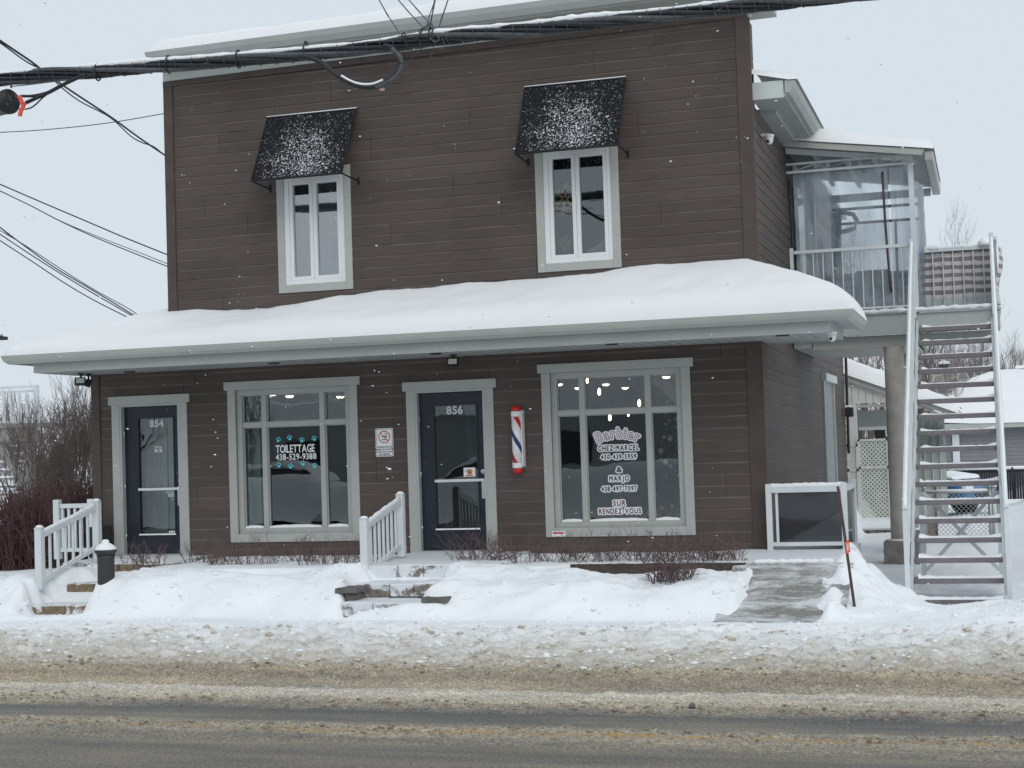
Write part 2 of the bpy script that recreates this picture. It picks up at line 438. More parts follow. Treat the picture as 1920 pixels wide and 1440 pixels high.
def m_ground():
    """snow that gets dirty with road sand towards the street"""
    m, nt, b = new_mat('snow_ground')
    v = worldpos(nt); sp = N(nt, 'ShaderNodeSeparateXYZ'); nt.links.new(v, sp.inputs[0])
    nA = noise(nt, worldpos(nt, (1,1.6,1)), 3.0, 5, .62); nB = noise(nt, worldpos(nt, (.75,2.0,1)), 8.0, 7, .76, .5)
    nC = noise(nt, v, 28, 4, .7)
    # distance towards the street 0 at y=-3.9 -> 1 at y=-6.1
    d = math_(nt, 'MULTIPLY_ADD', sp.outputs['Y'], -1/2.45); d.node.inputs[2].default_value = -4.0/2.45
    dd = ramp(nt, d, [(0, (.0,)*3), (.10, (.50,)*3), (.30, (.62,)*3), (.60, (.78,)*3), (.78, (.96,)*3), (1, (1.2,)*3)])
    s = math_(nt, 'ADD', math_(nt, 'MULTIPLY', nB.outputs[0], .65), math_(nt, 'MULTIPLY', nA.outputs[0], .45))
    t = math_(nt, 'SUBTRACT', 1.0, math_(nt, 'MULTIPLY', dd.outputs[0], .62))
    f = math_(nt, 'MULTIPLY', math_(nt, 'SUBTRACT', s, math_(nt, 'MULTIPLY', t, .86)), 4.5, True)
    f = math_(nt, 'MULTIPLY', f, math_(nt, 'GREATER_THAN', d, .0))
    dirt = ramp(nt, nC.outputs[0], [(.3, (.36,.315,.245)), (.7, (.66,.615,.53))])
    nS = noise(nt, v, 1.3, 4)
    snow = ramp(nt, nS.outputs[0], [(.3, (.80,.83,.86)), (.7, (.87,.89,.91))])
    cream = math_(nt, 'MULTIPLY', ramp(nt, d, [(.0, (0,0,0)), (.9, (1,1,1))]).outputs[0], .55)
    sn = mixc(nt, cream, snow.outputs[0], (.70,.66,.56))
    nt.links.new(mixc(nt, f, sn, dirt.outputs[0]), b.inputs['Base Color'])
    b.inputs['Roughness'].default_value = .75; b.inputs['Specular IOR Level'].default_value = .2
    h = math_(nt, 'ADD', nC.outputs[0], math_(nt, 'MULTIPLY', nB.outputs[0], 1.6))
    bd = N(nt, 'ShaderNodeBump'); nt.links.new(h, bd.inputs['Height']); bd.inputs['Distance'].default_value = .03
    nt.links.new(ramp(nt, d, [(0, (.12,)*3), (.3, (.55,)*3), (1, (.8,)*3)]).outputs[0], bd.inputs['Strength'])
    nt.links.new(bd.outputs[0], b.inputs['Normal']); return m
GROUND = m_ground()

ROAD_Z = -.62
def roadY(py, px=960): return atZ(px, py, ROAD_Z).y
def m_road():
    m, nt, b = new_mat('slushy_road')
    v = worldpos(nt); sp = N(nt, 'ShaderNodeSeparateXYZ'); nt.links.new(v, sp.inputs[0])
    wob = noise(nt, worldpos(nt, (.35,1,1)), 1.2, 3); wob2 = noise(nt, worldpos(nt, (1,1,1)), 7, 4, .7)
    yy = math_(nt, 'ADD', sp.outputs['Y'], math_(nt, 'MULTIPLY', math_(nt, 'SUBTRACT', wob.outputs[0], .5), .42))
    yy = math_(nt, 'ADD', yy, math_(nt, 'MULTIPLY', math_(nt, 'SUBTRACT', wob2.outputs[0], .5), .26))
    Y0, Y1 = roadY(1470), roadY(1236)      # near -> far
    f = math_(nt, 'DIVIDE', math_(nt, 'SUBTRACT', yy, Y0), Y1-Y0)
    def P(py): return max(0, min(1, (roadY(py)-Y0)/(Y1-Y0)))
    bands = [(1470, (.21,.20,.18)), (1440, (.24,.225,.20)), (1418, (.19,.185,.172)), (1404, (.255,.24,.21)), (1388, (.38,.35,.295)), (1372, (.42,.385,.325)),
             (1362, (.27,.255,.225)), (1352, (.20,.197,.188)), (1341, (.145,.148,.15)), (1333, (.38,.35,.30)), (1322, (.53,.49,.42)), (1306, (.64,.615,.565)),
             (1298, (.40,.37,.32)), (1290, (.37,.33,.265)), (1272, (.46,.41,.325)), (1258, (.60,.545,.455)), (1240, (.72,.68,.61))]
    r = ramp(nt, f, sorted([(P(p), c) for p, c in bands], key=lambda q: q[0]))
    # loose sand & grit speckle
    n1 = noise(nt, worldpos(nt, (1,1.2,1)), 42, 5, .85); n2 = noise(nt, worldpos(nt, (.25,2.2,1)), 3.0, 5, .6)
    spk = ramp(nt, n1.outputs[0], [(.36, (.42,.42,.43)), (.5, (.95,.95,.95)), (.62, (1.75,1.68,1.55))])
    stk = ramp(nt, n2.outputs[0], [(.3, (.78,.79,.82)), (.7, (1.32,1.26,1.14))])
    c = N(nt, 'ShaderNodeMixRGB', blend_type='MULTIPLY'); c.inputs[0].default_value = .9
    nt.links.new(r.outputs[0], c.inputs[1]); nt.links.new(spk.outputs[0], c.inputs[2])
    c2 = N(nt, 'ShaderNodeMixRGB', blend_type='MULTIPLY'); c2.inputs[0].default_value = 1
    nt.links.new(c.outputs[0], c2.inputs[1]); nt.links.new(stk.outputs[0], c2.inputs[2])
    # worn double centre line
    yl = roadY(1383); 
    a = math_(nt, 'ABSOLUTE', math_(nt, 'SUBTRACT', sp.outputs['Y'], yl+.02))
    ln = math_(nt, 'LESS_THAN', a, .055)
    wr = noise(nt, worldpos(nt, (.5,3,1)), 4.0, 5, .7); wf = ramp(nt, wr.outputs[0], [(.42, (0,0,0)), (.62, (.75,)*3)])
    lf = math_(nt, 'MULTIPLY', ln, wf.outputs[0])
    cc = mixc(nt, lf, c2.outputs[0], (.55,.32,.09))
    nt.links.new(cc, b.inputs['Base Color'])
    b.inputs['Roughness'].default_value = .62; b.inputs['Specular IOR Level'].default_value = .3
    bump(nt, b, n1.outputs[0], .9, .02); return m
ROADM = m_road()

def m_ramp():
    m, nt, b = new_mat('gritty_concrete')
    v = worldpos(nt, (.8,2.0,1)); n = noise(nt, v, 2.2, 6, .7, .5); n2 = noise(nt, worldpos(nt), 45, 4, .8)
    g = ramp(nt, n2.outputs[0], [(.3, (.12,.115,.105)), (.7, (.34,.33,.31))])
    f = ramp(nt, n.outputs[0], [(.43, (0,0,0)), (.60, (.9,.9,.9))])
    nt.links.new(mixc(nt, f.outputs[0], g.outputs[0], (.66,.68,.70)), b.inputs['Base Color'])
    b.inputs['Roughness'].default_value = .85; bump(nt, b, n2.outputs[0], .6, .01); return m
RAMPM = m_ramp()
def m_step(name, base, snowy=.55):
    m, nt, b = new_mat(name)
    v = worldpos(nt); n = noise(nt, v, 3.2, 6, .65, .6); n2 = noise(nt, v, 14, 5, .7)
    g = ramp(nt, n2.outputs[0], [(.3, tuple(x*.6 for x in base)), (.7, tuple(x*1.4 for x in base))])
    ge = N(nt, 'ShaderNodeNewGeometry'); sp = N(nt, 'ShaderNodeSeparateXYZ'); nt.links.new(ge.outputs['Normal'], sp.inputs[0])
    upf = math_(nt, 'MULTIPLY', sp.outputs['Z'], .16)
    t = math_(nt, 'ADD', n.outputs[0], upf)
    f = ramp(nt, t, [(snowy-.03, (0,0,0)), (snowy+.03, (1,1,1))])
    nt.links.new(mixc(nt, f.outputs[0], g.outputs[0], (.72,.74,.77)), b.inputs['Base Color'])
    b.inputs['Roughness'].default_value = .85; bump(nt, b, n2.outputs[0], .8, .015); return m
STEPM = m_step('snowy_step_stone', (.20,.175,.15), .47)
STEPT = m_step('snowy_tan_stone', (.20,.15,.095), .60)
WALLT = m_step('snowy_retaining_timber', (.06,.045,.035), .66)

# ------------------------------------------------------------------ ground, road
STEPS_B = (-7.00, -6.02); STEPS_A = (-11.25, -10.2)
def ramp_x(y):      # left and right edge of the shovelled ramp
    t = np.clip((-2.14-y)/1.35, 0, 1)
    return -2.42-.12*t, -1.74-.07*t
def gheight(x, y):
    big = fbm(x*.7, y*.9, 3, 4); med = fbm(x*2.6, y*3.2, 5, 4); fine = fbm(x*9, y*9, 9, 4, .6)
    # base profile across the lot
    z = np.full_like(x, -.035)
    edge = -2.16
    mt = -.12 + .045*np.sin(x*1.7) + .12*big + .03*med
    leftm = sstep(-3.5, -4.5, x); mt = mt + .075*leftm
    mound = mt - .10*sstep(-2.4, -3.0, y) + .05*np.abs(fbm(x*1.5, y*2.6, 55, 5, .55)) + .012*fine + .09*np.exp(-((y+2.95+.25*np.sin(x*.9))/.22)**2)*np.clip(vnoise(x*.8, x*0, 58)-.25, 0, 1)*1.6 + .05*np.exp(-((y+3.05)/.3)**2)*fbm(x*2.0, y*2, 57, 4)
    z = np.where(y < edge, mound, z + .015*med + .006*fine)
    drop_at = -3.10 + .30*fbm(x*.8, y*1.2+2.2, 21, 3)
    dn = sstep(drop_at+.20, drop_at-.46, y)
    walk = -.50 + .035*big
    z = np.where(y < edge, z*(1-dn)+walk*dn, z)
    # windrow at the kerb
    wr = sstep(-3.62, -4.0, y)
    crest = -.455 + .03*fbm(x*1.3, x*0, 31, 3)
    zr = crest - .165*sstep(-4.0, -6.4, y) + .05*fbm(x*1.5, y*4.2, 41, 4)*sstep(-4.0,-4.5,y)
    rough = (np.abs(fbm(x*4.2, y*6.0, 51, 5, .65))*.15 - .03 + .035*fine)*sstep(-4.0, -4.5, y)
    zr = zr + rough*(.55+.45*vnoise(x*.6, y*2.2, 60))
    rut = -5.12 + .10*np.sin(x*.25) ; zr = zr - .05*np.exp(-((y-rut)/.06)**2)*sstep(-6.5, -3.2, x)
    z = z*(1-wr)+zr*wr
    # front steps carved out of the snow (854 and 856)
    for (a, b), nt_ in ((STEPS_A, 1), (STEPS_B, 2)):
        wob = .10*fbm(y*2.6+nt_*9, x*0, 71+nt_, 3)
        wob = wob*1.6; m = sstep(a-.10+wob, a+.10+wob, x)*(1-sstep(b-.12-wob, b+.12-wob, x))*sstep(-3.50-.5*wob, -3.28-.5*wob, y)*(1-sstep(-.05, .05, y))
        deep = -.06-.44*sstep(-1.9 if nt_ == 2 else -1.1, -3.3, y)-.05
        deep = np.where(y > (-2.1), -.055, deep) if nt_ == 2 else deep
        z = z*(1-m)+np.minimum(z, deep)*m
    # door platform shovelled a little
    # ramp
    rl, rr = ramp_x(y); wl = .10*fbm(y*3.1, x*0, 81, 3); w2 = .16*fbm(y*2.1, x*0, 85, 3)
    m = sstep(rl-.10+wl, rl+.02+wl, x)*(1-sstep(rr-.06+w2, rr+.10+w2, x))*sstep(-3.64+wl, -3.40+wl, y)*(1-sstep(-2.1, -1.95, y))
    plane = -.02-.47*np.clip((-2.14-y)/1.35, 0, 1)
    z = z*(1-m)+(plane-.045+.01*fine)*m
    # right side lot, lower than the platform
    rightf = sstep(-1.74, -1.55, x)*sstep(-3.9, -3.5, y)
    lot = -.50 + .05*big + .015*med
    pile = .40*np.exp(-((x+1.60)/.22)**2-((y+1.15)/.7)**2) + .40*np.exp(-((x+1.40)/.30)**2-((y+1.9)/.75)**2) \
         + .10*np.exp(-((x+1.15)/.5)**2-((y+2.9)/.5)**2) + .14*np.exp(-((x-.75)/.5)**2-((y+2.2)/.7)**2) - .14*np.exp(-((x+.25)/.65)**4-((y+1.35)/.45)**4) + .10*np.exp(-((x+.95)/.3)**2-((y+1.5)/.5)**2)
    pile = pile*(1+.5*med)+.05*np.abs(med)
    zl = lot + pile*1.0 + .17*np.exp(-((x-rr-.16)/.16)**2)*(y < -1.9)*(1+1.5*fbm(x*2, y*4, 88, 4)) + .03*np.abs(fbm(x*3,y*3,89,5,.65))
    keepb = np.maximum(rightf*(1-m), 0)
    z = z*(1-keepb)+zl*keepb
    # platform in front of the right door corner continues to x=-1.62
    # far left lawn
    lf = sstep(-11.35, -11.7, x)*sstep(-3.8, -3.3, y)
    z = z*(1-lf) + (-.26+.10*big-.16*sstep(-1.8, -3.4, y)+.03*med + .22*np.exp(-((x+11.75)/.35)**2-((y+2.3)/.4)**2))*lf
    # open back yard
    bk = sstep(.6, 2.5, y)*sstep(-2.6, -2.3, x)
    side = sstep(.1, 1.1, x)*(.12+.35*sstep(4, 11, y)*sstep(.2, 1.6, x))
    z = np.where((y > .6), z*(1-bk)+(lot+side*.9+.05*big)*bk, z)
    bl = sstep(-12.2, -12.5, x)*sstep(.3, 2, y)
    z = z*(1-bl)+(-.30+.12*big-.05*sstep(5,20,y))*bl
    z = z + .006*fine*(y < -2.2)
    return z
def lin(a, b, s): return list(np.arange(a, b, s))
def progr(a, b, s0, g=1.35):
    out = []; v = a; s = s0; sg = 1 if b > a else -1
    while (v < b if sg > 0 else v > b): out.append(v); v += s*sg; s *= g
    out.append(b); return out
gx = sorted(set(progr(-13.6, -160, .08)[1:] + lin(-13.6, 1.3, .033) + progr(1.3, 120, .05)))
gy = sorted(set(lin(-6.52, -1.9, .033) + lin(-1.9, 1.2, .07) + progr(1.2, 260, .08)))
grid_obj('snowy_ground', np.array(gx), np.array(gy), gheight, GROUND)

def rheight(x, y):
    rough = fbm(x*7, y*9, 91, 5, .65); mid = fbm(x*1.2, y*4, 95, 3)
    z = np.full_like(x, ROAD_Z)
    def band(py0, py1, h, r):
        a, b = roadY(py1), roadY(py0); wv = .06*fbm(x*1.3, x*0, int(py0), 3)
        m = sstep(a-.08+wv, a+.08+wv, y)*(1-sstep(b-.1+wv, b+.1+wv, y)); return m*(h+r*np.abs(rough)+.012*mid)
    z = z+band(1225, 1292, .045, .10)+band(1298, 1336, .022, .05)+band(1366, 1400, .012, .055)+.004*rough
    z = z - .06*sstep(-6.50, -6.40, y)
    return z
rx = sorted(set(progr(-9.6, -160, .1)[1:] + lin(-9.6, .9, .035) + progr(.9, 120, .08)))
ry = sorted(set(progr(-11.2, -17.5, .12)[1:] + lin(-11.2, -6.38, .03)))
grid_obj('road', np.array(rx), np.array(ry), rheight, ROADM)
MB_ = MB(); MB_.box(-160, 120, -260, -17.4, -1.2, -.5); MB_.build('far_side_ground', SNOW, None, kind='structure')

# dirty snow lumps thrown up by the plough
def lump(mb, c, r, seed, sm=True):
    q = random.Random(seed); t = (1+5**.5)/2
    ico = [(-1,t,0),(1,t,0),(-1,-t,0),(1,-t,0),(0,-1,t),(0,1,t),(0,-1,-t),(0,1,-t),(t,0,-1),(t,0,1),(-t,0,-1),(-t,0,1)]
    fs = [(0,11,5),(0,5,1),(0,1,7),(0,7,10),(0,10,11),(1,5,9),(5,11,4),(11,10,2),(10,7,6),(7,1,8),(3,9,4),(3,4,2),(3,2,6),(3,6,8),(3,8,9),(4,9,5),(2,4,11),(6,2,10),(8,6,7),(9,8,1)]
    sx, sy, sz = r*q.uniform(.8,1.5), r*q.uniform(.7,1.1), r*q.uniform(.4,.75)
    vs = []
    for v in ico:
        k = q.uniform(.75, 1.2)/1.9
        vs.append((c[0]+v[0]*sx*k, c[1]+v[1]*sy*k, c[2]+v[2]*sz*k))
    mb.add(vs, fs, 0, sm)
DIRTS = simple('sandy_snow', (.56,.51,.43), .9, .35, 14, .8, 40, bdist=.01)
DIRTD = simple('brown_slush', (.27,.22,.155), .9, .35, 14, .8, 40, bdist=.01)
def scatter(name, n, x0, x1, yf, rf, mat, hf, label, cat, seed):
    q = random.Random(seed); mb = MB(); xs = [q.uniform(x0, x1) for _ in range(n)]; ys = [yf(q) for _ in range(n)]
    zs = hf(np.array(xs), np.array(ys))
    for x, y, z in zip(xs, ys, zs): lump(mb, (x, y, z), rf(q), q.random())
    return mb.build(name, mat, None, label=label, cat=cat, kind='stuff')
scatter('snow_lumps', 2300, -12.8, 1.0, lambda q: -4.15-2.3*q.random()**.8, lambda q: .008+.040*q.random()**6, DIRTS, gheight, 'sand stained lumps of ploughed snow scattered along the kerb', 'snow lumps', 11)
scatter('white_snow_lumps', 1700, -12.8, 1.0, lambda q: -3.95-2.2*q.random(), lambda q: .008+.034*q.random()**5, SNOW, gheight, 'clean white crumbs and lumps of ploughed snow along the kerb', 'snow lumps', 13)
scatter('shovelled_snow_crumbs', 1500, -12.4, .6, lambda q: -2.3-1.5*q.random(), lambda q: .008+.035*q.random()**5, SNOW, gheight, 'small crumbs of snow on the shovelled banks in front of the building', 'snow crumbs', 14)
scatter('slush_lumps', 4200, -9.5, .8, lambda q: q.choice([roadY(1262)+q.gauss(0,.28), roadY(1330)+q.gauss(0,.10), roadY(1378)+q.gauss(0,.10)]), lambda q: .006+.018*q.random()**4, DIRTD, rheight, 'small brown slush lumps left between the wheel tracks', 'slush lumps', 12)
pz = atZ(1298, 1336, ROAD_Z)
rk = MB(); lump(rk, (pz.x, pz.y, ROAD_Z+.045), .034, 8, False); rk.v = [(x, y, ROAD_Z+.045+(z-ROAD_Z-.045)*2.1) for x, y, z in rk.v]; rk.build('rock', STONEG, None, label='lone grey stone lying on the slushy road', cat='rock')

# shovelled ramp, platform, steps
def ramp_z(x, y): return -.02-.47*np.clip((-2.14-y)/1.35, 0, 1)+.008*fbm(x*8, y*8, 5, 3)
grid_obj('walkway_ramp', np.arange(-2.75, -1.4, .05), np.arange(-3.95, -2.1, .05), ramp_z, RAMPM)
pl = MB(); pl.box(-7.35, -5.7, -2.12, -.02, -.3, -.012); pl.box(-3.0, -1.62, -2.12, .9, -.3, -.018); pl.box(-11.9, -10.25, -1.12, -.02, -.3, -.014)
PLATM = m_step('snowy_platform_slab', (.26,.255,.25), .52)
pl.build('door_platform', PLATM, None, kind='structure')
m = MB(); q = random.Random(8); n = 26; m.tube([(-2.52+.85*i/n, -2.13-.03*q.random(), -.012) for i in range(n+1)], [.018+.022*q.random() for _ in range(n+1)], 7); m.build('platform_snow_lip', SNOW, None, label='thin ridge of snow left along the edge where the platform meets the ramp', cat='snow ridge')
def steps(name, x0, x1, rows, mat, label):
    t = thing(name, ((x0+x1)/2, rows[0][0], rows[-1][1]-.2), label, 'steps')
    for (yf, zt, h, x0_, x1_) in rows:
        q = random.Random(yf); x = x0_
        while x < x1_-.05:                                # each step is laid from several rough stones
            wd = min(q.uniform(.28, .5), x1_-x)
            if x1_-x-wd < .15: wd = x1_-x
            mb = MB(); j = lambda a: q.uniform(-a, a)
            mb.box(x+.006, x+wd-.006, yf+j(.02), yf+.60, zt-h, zt+j(.008))
            o = mb.build('stone', mat, t); bevel(o, .015, 2); x += wd
    return t
steps('stone_steps', -7.0, -6.0, [(-2.17, -.008, .17, -7.15, -5.45), (-2.72, -.17, .16, -7.02, -5.95), (-3.24, -.33, .17, -6.98, -6.02)], STEPM, 'snowy stone steps leading up to door 856 beside the white handrail')
steps('stone_steps', -11.2, -10.2, [(-1.32, -.03, .19, -11.35, -10.1), (-2.12, -.21, .19, -11.2, -10.25), (-2.9, -.40, .14, -11.2, -10.3)], STEPT, 'tan stone steps leading up to door 854 behind the black bollard')
rw = MB(); rw.box(-4.6, -2.62, -2.2, -2.13, -.3, -.012); rw.build('retaining_wall', WALLT, None, label='low dark timber edging in front of the shrubs', cat='retaining wall')
for (x0, x1, y, zt, lab) in ((-7.10, -6.83, -3.12, -.185, 'grey capstone poking out of the snow left of the middle steps'), (-5.96, -5.66, -3.42, -.262, 'grey capstone poking out of the snow right of the middle steps'),
                        (-11.62, -11.45, -3.1, -.36, 'small dark stone showing in the snow at the far left')):
    t = thing('garden_stone', ((x0+x1)/2, y, zt-.25), lab, 'stone', 'garden wall stones')
    mb = MB(); mb.box(x0, x1, y, y+.35, zt-.06, zt); bevel(mb.build('capstone', STONEG, t), .012)
    mb = MB(); mb.box(x0+.09, x1-.05, y+.06, y+.35, zt-.15, zt-.062); bevel(mb.build('block', STONE, t), .02)
# ------------------------------------------------------------------ the main building
XL, XLU, XR = -12.10, -10.83, -2.667        # lower-left, upper-left, right corner
LAP = .1433; ZB = .0                          # lap height; courses are two laps high
bld = thing('commercial_building', (-7.4, 0, 0), 'two storey brown sided shop building with greige trim and snow on its roofs', 'building')
def pxrect(x0, x1, y0, y1, ym=None, xm=None, Y=0):
    """pixel rectangle -> x0,x1,z0,z1 on the plane y=Y"""
    ym = (y0+y1)/2 if ym is None else ym; xm = (x0+x1)/2 if xm is None else xm
    return atY(x0, ym, Y).x, atY(x1, ym, Y).x, atY(xm, y1, Y).z, atY(xm, y0, Y).z

# openings  (hole in the wall): name, x0,x1,z0,z1
W1 = (-9.86, -8.17, .27, 2.235); W2 = (-5.375, -3.665, .28, 2.27)
D4 = (-11.66, -10.72, -.02, 2.10); D6 = (-7.235, -6.265, -.02, 2.115)
U1 = (-9.05, -8.17, 3.63, 5.10); U2 = (-5.375, -4.48, 3.68, 5.14)
def wall_holes(mb, x0, x1, z0, z1, holes, y0, y1):
    xs = sorted({x0, x1, *[h[0] for h in holes], *[h[1] for h in holes]})
    for a, b in zip(xs, xs[1:]):
        hs = sorted([(h[2], h[3]) for h in holes if h[0] < (a+b)/2 < h[1]]); z = z0
        for p, q in hs:
            if p > z: mb.box(a, b, y0, y1, z, p)
            z = max(z, q)
        if z < z1: mb.box(a, b, y0, y1, z, z1)
JOINT = simple('sheathing', (.12,.10,.09), .8, .2, 6, 0)
mb = MB(); wall_holes(mb, XL, XR, -.6, 2.75, [W1, W2, D4, D6], 0, .16); wall_holes(mb, XLU, XR, 2.75, 6.6, [U1, U2], 0, .16)
mb.box(XL, XL+.16, .16, 11.5, -.6, 2.75); mb.box(XR-.16, XR, .16, 11.5, -.6, 5.55); mb.box(XL+.16, XR-.16, 11.34, 11.5, -.6, 5.55)
mb.box(XLU, XLU+.16, .16, 11.34, 2.75, 5.55); mb.box(XLU, XR-.0, .16, .4, 5.55, 6.6)
mb.build('wall', JOINT, bld)

def plank(u0, u1, z0, z1, zc, side=False, name='plank'):
    """one two-lap board clipped to z0..z1 (course starts at zc)"""
    prof = []                                    # (z, d, lap, seg)
    for k in (0, 1):
        a, b = zc+k*LAP, zc+(k+1)*LAP; p, q = max(a, z0), min(b, z1)
        if q-p < .004: continue
        f = lambda z: (z-a)/(b-a)
        prof.append([(p, .021-.010*f(p), f(p)), (q, .021-.010*f(q), f(q))])
    if not prof: return
    vs = []; fs = []; lap = []
    def P(u, z, d): return (u, -d, z) if not side else (XR+d, u, z)
    g = .0022; a, b = u0+g, u1-g
    for (p, q) in prof:
        o = len(vs); 
        vs += [P(a, p[0], p[1]), P(b, p[0], p[1]), P(b, q[0], q[1]), P(a, q[0], q[1])]; lap += [p[2], p[2], q[2], q[2]]
        fs.append((o, o+1, o+2, o+3))
        vs += [P(a, p[0], 0), P(b, p[0], 0), P(b, p[0], p[1]), P(a, p[0], p[1])]; lap += [0]*4; fs.append((o+4, o+5, o+6, o+7))
        for e in (a, b):
            o = len(vs); vs += [P(e, p[0], 0), P(e, p[0], p[1]), P(e, q[0], q[1]), P(e, q[0], 0)]; lap += [.3]*4; fs.append((o, o+1, o+2, o+3))
    q = prof[-1][1]; o = len(vs); vs += [P(a, q[0], q[1]), P(b, q[0], q[1]), P(b, q[0], 0), P(a, q[0], 0)]; lap += [1]*4; fs.append((o, o+1, o+2, o+3))
    me = bpy.data.meshes.new(name); L = bld.location
    me.from_pydata([(x-L.x, y-L.y, z-L.z) for x, y, z in vs], [], fs)
    at = me.attributes.new('lap', 'FLOAT', 'POINT'); at.data.foreach_set('value', lap)
    me.materials.append(PLANK); o = bpy.data.objects.new(name, me); col.objects.link(o); o.parent = bld
def courses(u0, u1, zlo, zhi, holes, zc0, joints, side=False, seed=1):
    q = random.Random(seed); zc = zc0; k = 0
    while zc < zhi:
        za, zb = max(zc, zlo), min(zc+2*LAP, zhi)
        if zb-za > .01:
            br = {u0, u1}
            j = u0 + joints[k % len(joints)]
            while j < u1-.15: 
                if j > u0+.15: br.add(j)
                j += 3.66 if not side else 2.44
            for h in holes:
                for e in h[:2]:
                    if h[3] > za and h[2] < zb and u0 < e < u1: br.add(e)
            br = sorted(br)
            # drop joints falling inside or very near openings
            for a, b in zip(br, br[1:]):
                if b-a < .01: continue
                m = (a+b)/2; spans = [(za, zb)]
                for h in holes:
                    if h[0] < m < h[1]:
                        ns = []
                        for (p, r) in spans:
                            if h[3] <= p or h[2] >= r: ns.append((p, r)); continue
                            if h[2] > p: ns.append((p, h[2]))
                            if h[3] < r: ns.append((h[3], r))
                        spans = ns
                for (p, r) in spans: plank(a, b, p, r, zc, side)
        zc += 2*LAP; k += 1
CW = .115
def cas(h): return (h[0]-CW*.6, h[1]+CW*.6, h[2]-CW*.6, h[3]+CW*.6)
courses(XL+.13, XR-.17, -.12, 2.545, [cas(W1), cas(W2), (D4[0]-.07, D4[1]+.07, -1, D4[3]+.07), (D6[0]-.07, D6[1]+.07, -1, D6[3]+.07)], .067-2*LAP, [2.1, .9, 3.0, 1.5, .5, 2.6], seed=3)
courses(XLU+.12, XR-.15, 3.1, 6.53, [cas(U1), cas(U2)], 3.80-6*LAP, [2.95, .7, 1.55, 2.4, 3.2, 1.1, .45, 1.9], seed=4)
SW = (7.35, 8.95, .2, 2.28)
courses(.02, 11.45, -.1, 2.95, [SW], .067-2*LAP, [1.1, .35, 1.6, 2.05, .8, 1.4, .2, 1.85], True, 5)
courses(.02, 11.45, 3.55-.62, 5.5, [(4.1, 5.0, 3.0, 5.1)], .067-2*LAP+11*2*LAP-.0, [1.3, .5, 2.1, .9, 1.7], True, 6)

# corner boards and bands
for nm, b in (('corner_board', (XL-.005, XL+.13, -.034, 0, -.12, 2.545)), ('corner_board', (XR-.17, XR+.004, -.034, 0, -.12, 2.545)),
              ('corner_board', (XLU-.02, XLU+.12, -.034, 0, 3.1, 6.53)), ('corner_board', (XR-.15, XR+.004, -.034, 0, 3.1, 6.60)),
              ('corner_board', (XR, XR+.030, -.030, .018, -.12, 2.545)), ('corner_board', (XR, XR+.030, -.030, .018, 3.1, 6.6))):
    mb = MB(); mb.box(*b); bevel(mb.build(nm, BROWN, bld), .004)
def zt(x): return .095*(x-XLU)/(XR-XLU)
mb = MB(); mb.prism([(XLU-.018, -.040, 6.52), (XR+.002, -.040, 6.60), (XR+.002, -.040, 6.60+zt(XR)), (XLU-.018, -.040, 6.60)], (0,.038,0)); mb.build('top_trim_board', BROWN, bld)
mb = MB(); mb.prism([(XLU-.02, -.03, 6.602), (XR, -.03, 6.602+zt(XR)), (XR, -.03, 6.73+zt(XR)), (XLU-.02, -.03, 6.73)], (0,.43,0)); mb.build('frieze_board', PALE, bld)
mb = MB(); mb.prism([(XLU-.02, -.42, 6.732), (XR+.25, -.42, 6.732+zt(XR+.25)), (XR+.25, -.42, 6.80+zt(XR)), (XLU-.02, -.42, 6.80)], (0,1.4,0)); mb.build('upper_roof_soffit', GREY, bld)
mb = MB()      # upper gutter, K profile
pr = [(-.42, 6.76), (-.47, 6.76), (-.52, 6.83), (-.54, 6.90), (-.42, 6.90)]
A = [(XLU+.02-.02, y, z) for y, z in pr]; B = [(XR+.25, y, z+zt(XR)) for y, z in pr]
mb.add(A+B, [(0,1,2,3,4), (9,8,7,6,5)]+[(i, 5+i, 5+(i+1)%5, (i+1)%5) for i in range(5)]); mb.build('upper_gutter', GREYD, bld)

